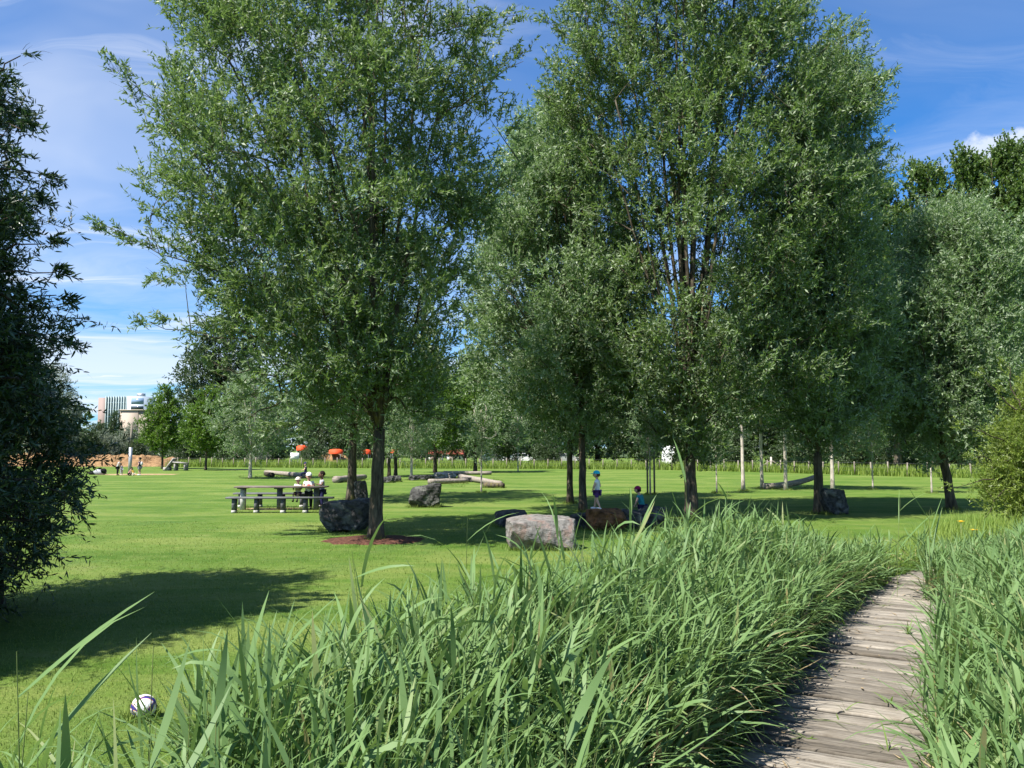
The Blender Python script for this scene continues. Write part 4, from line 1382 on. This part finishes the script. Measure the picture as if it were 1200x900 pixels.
# grey-green young tree at left with pale stem; dark trunks in the middle distance
mg = 'middle distance trees left of centre'
mid = [(293, 561, 1.0, 'rounded grey green young tree with a pale stem left of the picnic table'),
       (482, 562.5, .95, 'young tree with whitened trunk foot right of the near willow'),
       (456, 559, 1.0, 'slim dark tree, left one of a close pair just right of the near willow'),
       (463.5, 558, 1.05, 'slim dark tree, right one of a close pair just right of the near willow'),
       (510, 554, 1.0, 'slim dark trunked tree behind the front pale log'),
       (557, 554, 1.0, 'slim dark trunked tree just left of the thin pale sapling')]
m0 = proto('young_tree', mid[0][3], 122, 7.6, 6.4, 1.5, bark='bark_pale', leafm='willow_leaf_silver', group=mg, clumps=230, cr=.75, twigs=7, per=14,
           leaf=(.19, .055), trunk_r=.13, fork=1.9, limbs=6, side=4)
m1 = proto('young_tree', mid[2][3], 123, 8.8, 4.8, 2.1, bark='bark_dark', leafm='willow_leaf', group=mg, clumps=200, cr=.75, twigs=7, per=14,
           leaf=(.20, .06), trunk_r=.13, fork=2.6, limbs=6, side=3)
m2 = proto('young_tree', mid[4][3], 124, 10.0, 6.6, 2.3, bark='bark_dark', leafm='bright_leaf', group=mg, clumps=200, cr=.85, twigs=7, per=14,
           leaf=(.24, .09), trunk_r=.17, fork=2.8, limbs=6, side=3)
for i, (px, py, s, lb) in enumerate(mid):
    c = G(px, py)
    src = {0: m0, 1: m0, 2: m1, 3: m1, 4: m2, 5: m2}[i]
    if i in (0, 2, 4):
        src.location = c
    else:
        dup(src, c, 2.1 + i, (s * (.75 if i == 1 else 1), s * (.75 if i == 1 else 1), s), lb)

# bright green conical trees
bgp = 'bright green trees on the far lawn at left'
z = np.array([2.0, 2.8, 4.2, 5.8, 7.4, 8.8]); h = np.array([1.6, 2.6, 2.7, 1.9, 1.0, .1])
c = G(190, 549.5)
b0 = tree('bright_green_tree', 'taller pointed bright green tree beside the tall post', 'tree', c, (z, -h, h), 125, 'bark', 'bright_leaf', bgp,
          clumps=230, cr=.6, twigs=7, per=14, leaf=(.22, .1), trunk_r=.12, fork=2.2, limbs=5, side=4, up=.7, droop=.1)
dup(b0, G(241, 551), 2.0, (1.05, 1.05, .93), 'broader bright green tree on a dark trunk right of the pointed one')

# ------------------------------------------------------------------ trees behind the fence
def crown_rows(H, cw, c0, shape):
    z = c0 + (H - c0) * np.array([0, .12, .35, .6, .8, .93, 1.0])
    h = cw / 2 * np.array({'round': [.5, .8, 1, .95, .72, .42, .1], 'tall': [.6, .85, 1, .95, .8, .55, .12], 'shrub': [.8, .95, 1, .85, .6, .35, .1]}[shape])
    return z, -h, h


fg = 'trees behind the fence'
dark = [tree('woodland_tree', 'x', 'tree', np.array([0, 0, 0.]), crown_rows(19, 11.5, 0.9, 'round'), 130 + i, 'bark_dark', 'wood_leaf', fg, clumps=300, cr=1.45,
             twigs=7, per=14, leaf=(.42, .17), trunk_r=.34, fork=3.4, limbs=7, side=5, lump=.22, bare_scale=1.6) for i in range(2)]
wood = [(645, 104, 1.00, 'dark woodland tree behind the fence left of the close dark trunks'),
        (700, 108, 1.05, 'dark woodland tree behind the fence over the turquoise capped child'),
        (748, 100, .90, 'dark woodland tree behind the fence above the twin staked sapling'),
        (822, 103, .95, 'dark woodland tree behind the fence behind the tallest willow trunk'),
        (862, 98, .98, 'dark woodland tree behind the fence left of the strainer post'),
        (905, 95, 1.00, 'dark woodland tree behind the fence directly above the strainer post'),
        (950, 92, .96, 'dark woodland tree behind the fence and the slim dark trunk'),
        (1000, 88, .98, 'dark woodland tree behind the fence right of the squared dark boulder'),
        (1045, 84, .95, 'dark woodland tree behind the fence below the first poplar'),
        (1092, 82, .92, 'dark woodland tree behind the fence below the second poplar'),
        (1150, 78, .90, 'dark woodland tree behind the fence left of the yellow green shrub'),
        (1205, 74, .95, 'dark woodland tree at right edge behind the yellow green shrub'),
        (596, 99, .62, 'thick dark trunked tree behind the fence between the parked cars'),
        (545, 118, .80, 'dark tree behind the low red roofed shed'),
        (500, 122, .80, 'dark tree behind the small red roofed shed'),
        (450, 126, .72, 'dark tree behind the orange canopies right of the near willow'),
        (405, 122, .66, 'dark tree behind the orange canopies left of the near willow'),
        (375, 128, .55, 'smaller dark tree behind the earth mound'),
        (283, 105, .62, 'dark round tree behind the broader bright green tree'),
        (258, 112, 1.12, 'large grey green tree towering over the bright green trees')]
for i, (px, D, s, lb) in enumerate(wood):
    c = P0(px, D)
    if i < 2:
        dark[i].location = c; dark[i]['label'] = lb; dark[i].scale = (s, s, s)
    else:
        dup(dark[i % 2], c, 1.7 * i, (s, s, s * (1 + .06 * math.sin(i * 2.3))), lb)

pop = tree('poplar_tree', 'leftmost poplar of the tall row, half hidden by the willow crown', 'tree', P0(1052, 70), crown_rows(26.5, 5.6, 3, 'tall'), 140, 'bark', 'poplar_leaf',
           'tall poplars at the back right', clumps=520, cr=1.0, twigs=8, per=20, leaf=(.23, .16), trunk_r=.35, fork=5, limbs=9, side=6, lump=.3, gap=-.15, gap_scale=3.4, up=.8, droop=.05, depth=1.0)
for i, (px, D, s, lb) in enumerate(((1096, 69, 1.04, 'second poplar of the tall row, rising over the broad right willow'), (1141, 68, 1.06, 'tall poplar right of the gap with white cloud'),
                                    (1183, 67, 1.08, 'tallest poplar close to the right edge of the view'), (1225, 66, 1.09, 'last poplar cut by the right edge of the view'))):
    dup(pop, P0(px, D), 1.3 + i * 1.1, (1, 1, s), lb)

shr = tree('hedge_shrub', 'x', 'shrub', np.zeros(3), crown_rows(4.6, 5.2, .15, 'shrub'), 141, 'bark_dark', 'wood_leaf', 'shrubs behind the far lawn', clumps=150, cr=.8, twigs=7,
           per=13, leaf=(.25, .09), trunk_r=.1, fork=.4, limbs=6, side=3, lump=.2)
shs = tree('silver_shrub', 'x', 'shrub', np.zeros(3), crown_rows(4.2, 5.0, .15, 'shrub'), 142, 'bark_dark', 'silver_shrub_leaf', 'shrubs behind the far lawn', clumps=130, cr=.8, twigs=7,
           per=13, leaf=(.25, .07), trunk_r=.1, fork=.4, limbs=6, side=3, lump=.2)
first = {}
for (k, px, D, s, sz, lb) in (('d', 116, 112, 1.1, 1.15, 'dark green shrub left of the office block foot'), ('s', 124, 106, .9, .95, 'silvery shrub below the office block'),
                              ('d', 134, 115, .55, 1.5, 'tall dark pointed shrub in front of the office block'), ('s', 152, 108, .9, 1.15, 'silvery grey shrub behind the tall post'),
                              ('d', 160, 105, .55, .7, 'low dark shrub right of the tall post foot'), ('d', 102, 104, .9, .9, 'green shrub next to the dark bush outline'),
                              ('s', 172, 112, .8, .9, 'pale shrub between tall post and pointed green tree'), ('d', 218, 104, .8, .7, 'low dark shrub between the bright green trees'),
                              ('s', 303, 96, .55, .55, 'pale feathery shrub under the rounded young tree'), ('d', 268, 98, .7, .65, 'light edged shrub right of the broader bright tree'),
                              ('d', 368, 97, .7, .62, 'green shrub right of the white notice board'), ('d', 418, 98, .5, .72, 'green shrub in front of the orange canopies'),
                              ('d', 320, 108, .8, .75, 'dark shrub behind the rounded young tree trunk'), ('d', 640, 93, .7, .7, 'low shrub by the fence left of the close dark trunks'),
                              ('d', 815, 92, 1.0, .9, 'shrub behind the white van'), ('d', 855, 86, 1.1, .9, 'low dark shrub behind the left pale trunks'),
                              ('d', 935, 82, 1.1, .8, 'low dark shrub right of the strainer post'), ('d', 1010, 77, 1.1, .85, 'low dark shrub behind the pale footed sapling'),
                              ('d', 1075, 72, 1.1, .9, 'low dark shrub left of the bare curved trunk'), ('d', 1150, 68, 1.0, .8, 'low dark shrub left of the yellow green shrub foot')):
    c = P0(px, D)
    src = shr if k == 'd' else shs
    if k not in first:
        first[k] = 1
        src.location = c; src.scale = (s, s, sz); src['label'] = lb
    else:
        dup(src, c, px * .1, (s, s, sz), lb)
gt = proto('silver_tree', 'pale grey green tree showing past the top right side of the dark bush', 143, 12.6, 8.0, 1.5, bark='bark_dark', leafm='silver_shrub_leaf', clumps=260, cr=1.0,
           twigs=7, per=14, leaf=(.26, .07), trunk_r=.22, fork=2.4, limbs=7, side=4)
gt.location = P0(56, 98)

# far wood: one mass of leaf clumps along the horizon
rng = np.random.default_rng(77)
cb = MB()
n = 2400
px = rng.uniform(-150, 1500, n); D = rng.uniform(170, 230, n)
x = (px - 600) / F * D
keep = ~((px > 90) & (px < 182))
Hm = (9.5 + 4.5 * np.sin(px * .021) + 3 * np.sin(px * .057 + 1)) * (D / 200)
zc = np.maximum(.6, Hm * rng.uniform(0, 1, n) ** .7)
C = np.stack([x, D, zc], 1)[keep]
k = 26
pos = np.repeat(C, k, 0) + rng.normal(size=(len(C) * k, 3)) * np.array([1.9, 1.9, 1.1])
pos[:, 2] = np.abs(pos[:, 2])
leaves(cb, pos, rng.normal(size=pos.shape), np.full(len(pos), 1.5), np.full(len(pos), .8), rng, rng.uniform(0, 1, len(pos)), 1, .4)
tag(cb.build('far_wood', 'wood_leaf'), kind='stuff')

# ------------------------------------------------------------------ grasses
def blades(mb, pos, az, th0, bend, L, Wd, rng, rnd, seg=5, mi=0, prof=None, twist=0.4):
    """arching ribbons; pos (n,3); az heading; th0 angle from vertical; bend total added angle"""
    n = len(pos)
    pr = np.array(prof if prof is not None else [0.45, 0.95, 1.0, 0.8, 0.5, 0.03])
    pts = [pos]
    p = pos.copy()
    for i in range(seg):
        th = th0 + bend * ((i + .5) / seg) ** 1.3
        p = p + np.stack([np.sin(th) * np.cos(az), np.sin(th) * np.sin(az), np.cos(th)], 1) * (L / seg)[:, None]
        pts.append(p)
    tw = rng.normal(0, twist, n)
    V = []
    for i, p in enumerate(pts):
        th = th0 + bend * min(1, (i / seg)) ** 1.3
        s = np.stack([-np.sin(az), np.cos(az), 0 * az], 1)
        nn = np.stack([-np.cos(th) * np.cos(az), -np.cos(th) * np.sin(az), np.sin(th)], 1)
        a = tw * (0.4 + i / seg)
        sd = s * np.cos(a)[:, None] + nn * np.sin(a)[:, None]
        w = (Wd * pr[i] / 2)[:, None]
        V += [p - sd * w, p + sd * w]
    V = np.stack(V, 1)
    b0 = np.arange(n)[:, None] * (2 * (seg + 1))
    q = np.concatenate([b0 + np.array([[2 * i, 2 * i + 1, 2 * i + 3, 2 * i + 2]]) for i in range(seg)])
    if isinstance(mi, np.ndarray):
        mi = np.tile(mi, seg)
    mb.add(V.reshape(-1, 3), q, mi=mi, rnd=(np.repeat(rnd, 2 * (seg + 1)).reshape(n, -1) + .10 * np.repeat(np.arange(seg + 1) / seg, 2)[None, :]).ravel())


def reeds(mb, x, y, h, rng, nl=11, wind=0.10, lsc=1.15, split=None):
    n = len(x)
    az = rng.uniform(0, 2 * PI, n)
    ln = rng.uniform(0.02, 0.16, n)
    top = np.stack([x + np.cos(az) * ln * h + 0.05 * h, y + np.sin(az) * ln * h, h], 1)
    bot = np.stack([x, y, np.zeros(n)], 1)
    # stems: slim three-sided tubes with a bend
    t = np.array([0, .35, .7, 1.0])
    mid = bot[:, None, :] + (top - bot)[:, None, :] * t[None, :, None]
    mid[:, :, :2] -= ((top - bot)[:, None, :2] * (t * (1 - t))[None, :, None]) * .6
    r = np.array([.0042, .0038, .003, .0014])
    ring = np.array([[math.cos(a), math.sin(a), 0] for a in (0, 2 * PI / 3, 4 * PI / 3)])
    V = mid[:, :, None, :] + ring[None, None] * r[None, :, None, None]
    b0 = np.arange(n)[:, None] * 12
    q = np.concatenate([b0 + np.array([[3 * i + j, 3 * i + (j + 1) % 3, 3 * i + 3 + (j + 1) % 3, 3 * i + 3 + j]]) for i in range(3) for j in range(3)])
    (split[0] if split else mb).add(V.reshape(-1, 3), q, mi=0, rnd=np.repeat(rng.uniform(0, 1, n), 12))
    tone = rng.uniform(0, 1, n)
    az0 = rng.uniform(0, 2 * PI, n)
    for k in range(nl):
        f = 0.16 + 0.84 * (k + rng.uniform(0, .6, n)) / nl
        f = np.minimum(f, .985)
        seg = np.minimum((f / .3501).astype(int), 2)
        p = np.zeros((n, 3))
        for d in range(3):
            p[:, d] = np.array([np.interp(f[i], t, mid[i, :, d]) for i in range(n)]) if n < 60 else bot[:, d] + (top - bot)[:, d] * f - ((top - bot)[:, d] * f * (1 - f) * .6 if d < 2 else 0)
        a = az0 + k * PI + rng.normal(0, .5, n)
        # wind brings part of the blades round towards +x
        a = np.where(rng.uniform(0, 1, n) < wind, rng.normal(0.0, .6, n), a)
        L = (0.20 + .31 * np.sin(PI * np.clip(f, 0, 1) ** .9)) * rng.uniform(.75, 1.25, n) * lsc * (h / 1.25) ** .4
        Wd = (.006 + .021 * rng.beta(1.5, 1.5, n)) * lsc
        th = np.clip(rng.normal(.72, .32, n) - .45 * (f - .5), .12, 1.2)
        bd = np.clip(rng.normal(.72, .70, n), -.2, 2.5) * (1.15 - .45 * f)
        rn = np.clip(.4 * tone + .45 * rng.uniform(0, 1, n) + .15 * f, 0, 1)
        blades((split[1] if split else mb), p, a, th, bd, L, Wd, rng, rn, mi=0 if split else np.where((rng.uniform(0, 1, n) < .16) & (f < .55), 2, 1))


rng = np.random.default_rng(200)
# outline of the back edge of the bed, in plan
BK = np.array([(-1.2, 1.4), (-1.72, 2.3), (-1.78, 2.9), (-1.45, 3.5), (-1.22, 4.2), (-.86, 4.9), (-.28, 5.5), (.25, 6.3), (.78, 7.5), (1.9, 9.2), (3.3, 10.8), (5.1, 12.4), (6.6, 13.8), (7.8, 15.5)])


def back_x(y):
    return np.interp(y, BK[:, 1], BK[:, 0])


def bed(n, side):
    y = rng.uniform(1.0, 15.5, n * 9)
    x = rng.uniform(-2.5, 11.5, n * 9)
    d = cl_dist(np.stack([x, y], 1))
    if side < 0:
        ok = (d < -.76) & (x > back_x(y) + rng.normal(0, .10, len(x))) & (y < 14.6)
        # thinner along the lawn side
        e = np.clip((x - back_x(y)) / .55, 0, 1)
        ok &= rng.uniform(0, 1, len(x)) < .22 + .78 * e
        ok &= ~((y < 1.9) & (x > -1.2))
        ok &= ~((y < 6) & (np.abs(x / y + .453) < .075) & (rng.uniform(0, 1, len(x)) < .9))
        ok &= ~((x < -1.25) & (rng.uniform(0, 1, len(x)) < .45))
    else:
        ok = (d > np.where(y > 11.0, .0, np.where(y > 8, .48, .46))) & (d < 3.6) & (y < 13.2) & (x < y * .78 + 1.6)
        ok &= ~((y < 2.2))
    ok &= Noise3(np.random.default_rng(8), .8, 14)(np.stack([x, y, 0 * x], 1)) > -.55 + .3 * rng.normal(size=len(x))
    x, y = x[ok][:n], y[ok][:n]
    return x, y


mb = MB()
x, y = bed(4500, -1)
dC = -cl_dist(np.stack([x, y], 1)) - .76
h = np.clip(rng.normal(1.26, .12, len(x)), .6, 1.6) * (.62 + .38 * np.clip(dC / .7, 0, 1)) * np.interp(y, [6.5, 9, 14], [1, .88, .82])
h *= .80 + .20 * np.clip((x - back_x(y)) / .5, 0, 1)
h *= 1 + .15 * Noise3(np.random.default_rng(9), 1.3)(np.stack([x, y, 0 * x], 1))
h = np.minimum(h, np.where(y < 4, np.where(x < -1.1, 1.22, 1.36), 1.55))
reeds(mb, x, y, h, rng)
tag(mb.build('reed_bed', ['reed_stem', 'reed_leaf', 'reed_dry']), kind='stuff')
mb = MB()
x, y = bed(3000, 1)
dC = cl_dist(np.stack([x, y], 1)) - .60
h = np.clip(rng.normal(1.28, .12, len(x)), .6, 1.6) * (.62 + .38 * np.clip(dC / .8, 0, 1)) * np.where(y > 8.5, .80, 1.0)
reeds(mb, x, y, h, rng)
tag(mb.build('reed_bed', ['reed_stem', 'reed_leaf', 'reed_dry']), kind='stuff')
soil_pts = [(a - .1, c) for a, c in BK] + [(10.5, 17.0)] + [(cl(s)[0][0], cl(s)[0][1]) for s in np.arange(_s[-1] - .3, 3, -.8)]
sheet('marsh_ground', soil_pts[::-1], 0.006, 'soil')
soil_pts = [(cl(s)[0][0], cl(s)[0][1]) for s in np.arange(3, _s[-1] - 2, .8)]
off = []
for s in np.arange(_s[-1] - 2, 3, -.8):
    p, tg = cl(s); q_ = p + np.array([tg[1], -tg[0]]) * 3.8
    off.append((q_[0], q_[1]))
sheet('marsh_ground', (soil_pts + off)[::-1], 0.007, 'soil')

# reeds that stand out on their own
solo = [(44, 800, 2.75, 1.45, 8, 'lone reed at the far left edge with a blade arching right over the lawn'),
        (18, 830, 2.6, 1.32, 8, 'short lone reed in the bottom left corner'),
        (178, 740, 3.4, 1.32, 7, 'upright reed with pointed blades just right of the football'),
        (405, 660, 5.0, 1.40, 6, 'reed with dark drooping blades below the dark wedge boulder'),
        (440, 640, 5.1, 1.46, 5, 'tall reed crossing in front of the mulch ring'),
        (543, 605, 5.9, 1.60, 5, 'tall thin reed rising alone in front of the shaded lawn'),
        (528, 640, 5.7, 1.35, 5, 'slightly shorter reed left of the tall thin lone reed'),
        (805, 545, 8.6, 2.0, 5, 'very tall reed with two broad blades before the tallest willow trunk'),
        (735, 580, 7.8, 1.72, 5, 'tall reed with a long straight blade leaning left before the rusty boulder'),
        (845, 580, 9.4, 1.66, 4, 'tall thin stalk right of the right willow trunk'),
        (672, 610, 6.9, 1.52, 6, 'tall reed in front of the right end of the pinkish boulder'),
        (1047, 590, 11.4, 1.38, 6, 'tall pale reed at the right end of the reed bed above the boardwalk'),
        (668, 690, 2.75, 1.33, 9, 'large light green reed with broad fanning blades in the front of the bed'),
        (1085, 600, 8.6, 1.45, 7, 'tall reed leaning from the right side of the boardwalk'),
        (1180, 600, 6.4, 1.55, 7, 'tall reed at right edge in front of the yellow green shrub')]
for i, (px, py, D, hh, nl, lb) in enumerate(solo):
    p = W(px, py, D)
    rr = np.random.default_rng(300 + i)
    t = thing('tall_reed', lb, 'reed', (p[0], p[1], 0), 0, 'reeds that stand out from the bed')
    s_, l_ = MB(), MB()
    reeds(None, np.zeros(1), np.zeros(1), np.array([hh + .06]), rr, nl, .3, 1.35, (s_, l_))
    s_.build('stem', 'reed_stem', t)
    l_.build('foliage', 'reed_leaf', t)

# low weeds between reeds and boards
mb = MB()
n = 2600
s = rng.uniform(4, _s[-1] - 1.5, n)
sd = rng.choice([-1, 1], n)
off = sd * (.70 + np.abs(rng.normal(0, .22, n)))
P = np.array([np.append(cl(a)[0] + np.array([cl(a)[1][1], -cl(a)[1][0]]) * o, 0.03) for a, o in zip(s, off)])
k = 9
pos = np.repeat(P, k, 0) + np.abs(rng.normal(size=(n * k, 3))) * np.array([.04, .04, .15]) * rng.choice([-1, 1], (n * k, 3)) ** np.array([1, 1, 2])
dl = rng.normal(size=(n * k, 3)) + np.array([0, 0, .7])
leaves(mb, pos, dl, rng.uniform(.03, .075, n * k), rng.uniform(.012, .026, n * k), rng, rng.uniform(0, 1, n * k), 1, .4)
tag(mb.build('weeds', 'weed_leaf'), kind='stuff')

# sprigs growing up through the gaps of the boards and blades fallen across them
mb = MB()
n = 46
s = rng.uniform(5, _s[-1] - 3, n)
off = rng.uniform(-.7, .7, n)
P = np.array([np.append(cl(a)[0] + np.array([cl(a)[1][1], -cl(a)[1][0]]) * o, 0.10) for a, o in zip(s, off)])
P = np.repeat(P, 5, 0) + rng.normal(0, .015, (n * 5, 3)) * [1, 1, 0]
nn = len(P)
up = np.repeat(rng.uniform(0, 1, n) < .5, 5)
blades(mb, P, rng.uniform(0, 2 * PI, nn), np.where(up, rng.uniform(.2, 1.0, nn), rng.uniform(1.42, 1.50, nn)), np.where(up, rng.uniform(.2, 1.0, nn), .06), rng.uniform(.06, .28, nn), rng.uniform(.006, .014, nn), rng, rng.uniform(.3, 1, nn), twist=.15)
tag(mb.build('sprigs', 'weed_leaf'), kind='stuff')

# dry leaves and bits lying on the boards
mb = MB()
n = 520
s = rng.uniform(5, _s[-1] - 2, n)
off = rng.choice([-1, 1], n) * .72 * rng.uniform(0, 1, n) ** .6
P = np.array([np.append(cl(a)[0] + np.array([cl(a)[1][1], -cl(a)[1][0]]) * o, 0.118) for a, o in zip(s, off)])
d = rng.normal(size=(n, 3)); d[:, 2] = rng.normal(0, .08, n)
big = rng.uniform(0, 1, n) < .25
leaves(mb, P, d, np.where(big, rng.uniform(.1, .26, n), rng.uniform(.02, .06, n)), np.where(big, .014, rng.uniform(.006, .02, n)), rng, rng.uniform(0, 1, n), 1, .95)
tag(mb.build('leaf_litter', 'litter_leaf'), kind='stuff')

# short mown grass of the near lawn
mb = MB()
n = 130000
D = 4.0 + 20.0 * rng.uniform(0, 1, n) ** 2.4
x = rng.uniform(-.74, .45, n) * D
ok = (x < back_x(D) + .5) | ((D > 15.5) & (x < 3.5 + .25 * D))
D, x = D[ok], x[ok]
n = len(D)
P = np.stack([x, D, np.zeros(n)], 1)
N = Noise3(rng, 1.6, 14); N2 = Noise3(rng, .35, 14)
tone = np.clip(.45 + .22 * N(P * [.5, 1.6, 1]) + .15 * N2(P) + rng.normal(0, .13, n), 0, 1)
a = rng.uniform(0, 2 * PI, n)
blades(mb, P, a, rng.uniform(.1, .8, n), rng.uniform(0, .6, n), rng.uniform(.018, .042, n), rng.uniform(.003, .007, n) * (.6 + D / 10), rng, tone, seg=1, prof=[1, .1])
tag(mb.build('mown_grass', 'grass_blade'), kind='stuff')

# longer tufts the mower leaves at the foot of stones, trunks and benches
mb = MB()
spots = []
for o in list(COL.objects):
    if o.parent is None and o.get('category') in ('boulder', 'stone', 'log', 'tree', 'bench', 'table', 'post', 'branch', 'ball') and 4 < o.location.y < 60:
        cat = o['category']
        if cat == 'tree':
            ra = rb = .22 * o.scale[0]
        elif cat in ('bench', 'table'):
            ra, rb = 1.5, .12
        elif cat in ('post', 'ball'):
            ra = rb = .15 if cat == 'post' else .075
        else:
            vs = np.array([v.co[:] for v in o.data.vertices])
            lo, hi = vs.min(0), vs.max(0)
            ra, rb = (hi - lo)[0] / 2 * .98, (hi - lo)[1] / 2 * .98
            k = 110
            a = rng.uniform(0, 2 * PI, k)
            cx_, cy_ = (lo + hi)[0] / 2, (lo + hi)[1] / 2
            spots.append(np.stack([o.location.x + cx_ + ra * np.sign(np.cos(a)) * np.abs(np.cos(a)) ** .6, o.location.y + cy_ + rb * np.sign(np.sin(a)) * np.abs(np.sin(a)) ** .6, 0 * a], 1))
            continue
        a = rng.uniform(0, 2 * PI, 60)
        spots.append(np.stack([o.location.x + ra * np.cos(a), o.location.y + rb * np.sin(a), 0 * a], 1))
P = np.repeat(np.vstack(spots), 5, 0)
n = len(P)
P = P + rng.normal(0, .05, (n, 3)) * [1, 1, 0]
blades(mb, P, rng.uniform(0, 2 * PI, n), rng.uniform(0, .5, n), rng.uniform(0, .9, n), rng.uniform(.05, .20, n) * rng.uniform(.5, 1, n), rng.uniform(.006, .014, n), rng, rng.uniform(.1, .9, n), seg=2, prof=[1, .8, .1])
tag(mb.build('grass_tufts', 'grass_blade'), kind='stuff')

# tall meadow grass along the fence and by the right-hand shrub
mb = MB()
n = 26000
s = rng.uniform(0, fs[-1], n)
P = np.stack([np.interp(s, fs, FP[:, 0]), np.interp(s, fs, FP[:, 1]) + rng.uniform(-.6, 5.5, n), np.zeros(n)], 1)
blades(mb, P, rng.uniform(0, 2 * PI, n), rng.uniform(0, .35, n), rng.uniform(0, .7, n), rng.uniform(.35, 1.0, n), rng.uniform(.03, .08, n), rng, rng.uniform(0, 1, n), seg=2, prof=[1, .8, .1])
tag(mb.build('meadow_grass', 'meadow_blade'), kind='stuff')
mb = MB()
n = 9000
y = rng.uniform(12.5, 21, n); x = rng.uniform(.36, .66, n) * y + rng.normal(0, .2, n)
ok = (np.abs(cl_dist(np.stack([x, y], 1))) > .8) & (x > back_x(np.minimum(y, 15.5)) - .4 + np.maximum(0, (y - 15.5) * .62))
x, y = x[ok], y[ok]; n = len(x)
P = np.stack([x, y, np.zeros(n)], 1)
blades(mb, P, rng.uniform(0, 2 * PI, n), rng.uniform(0, .4, n), rng.uniform(0, .8, n), rng.uniform(.25, .7, n), rng.uniform(.008, .018, n), rng, rng.uniform(0, 1, n), seg=3, prof=[1, .9, .6, .1])
tag(mb.build('meadow_grass', 'meadow_blade'), kind='stuff')
wf = []
for i, (px, py, D, lb) in enumerate(((1125, 612, 17.0, 'pale yellow wildflower at the foot of the right willow, upper one of two'), (1140, 622, 16.2, 'yellow wildflower below the right willow, lower one of two'))):
    p = W(px, py, D)
    t = thing('wildflower', lb, 'flower', (p[0], p[1], 0), 0, 'wildflowers')
    mb = MB(); mb.tube([(0, 0, 0), (.02, 0, p[2])], .006, 5); mb.build('stem', 'reed_stem', t)
    mb = MB()
    for k in range(9):
        a = k * 2 * PI / 9
        mb.add([(.02, 0, p[2]), (.02 + .05 * math.cos(a - .3), .05 * math.sin(a - .3), p[2] + .02), (.02 + .085 * math.cos(a), .085 * math.sin(a), p[2] + .03), (.02 + .05 * math.cos(a + .3), .05 * math.sin(a + .3), p[2] + .02)], [[0, 1, 2, 3]])
    mb.ball((.02, 0, p[2] + .015), .022, 0, 8, 5)
    mb.build('petals', 'flower_yellow', t)
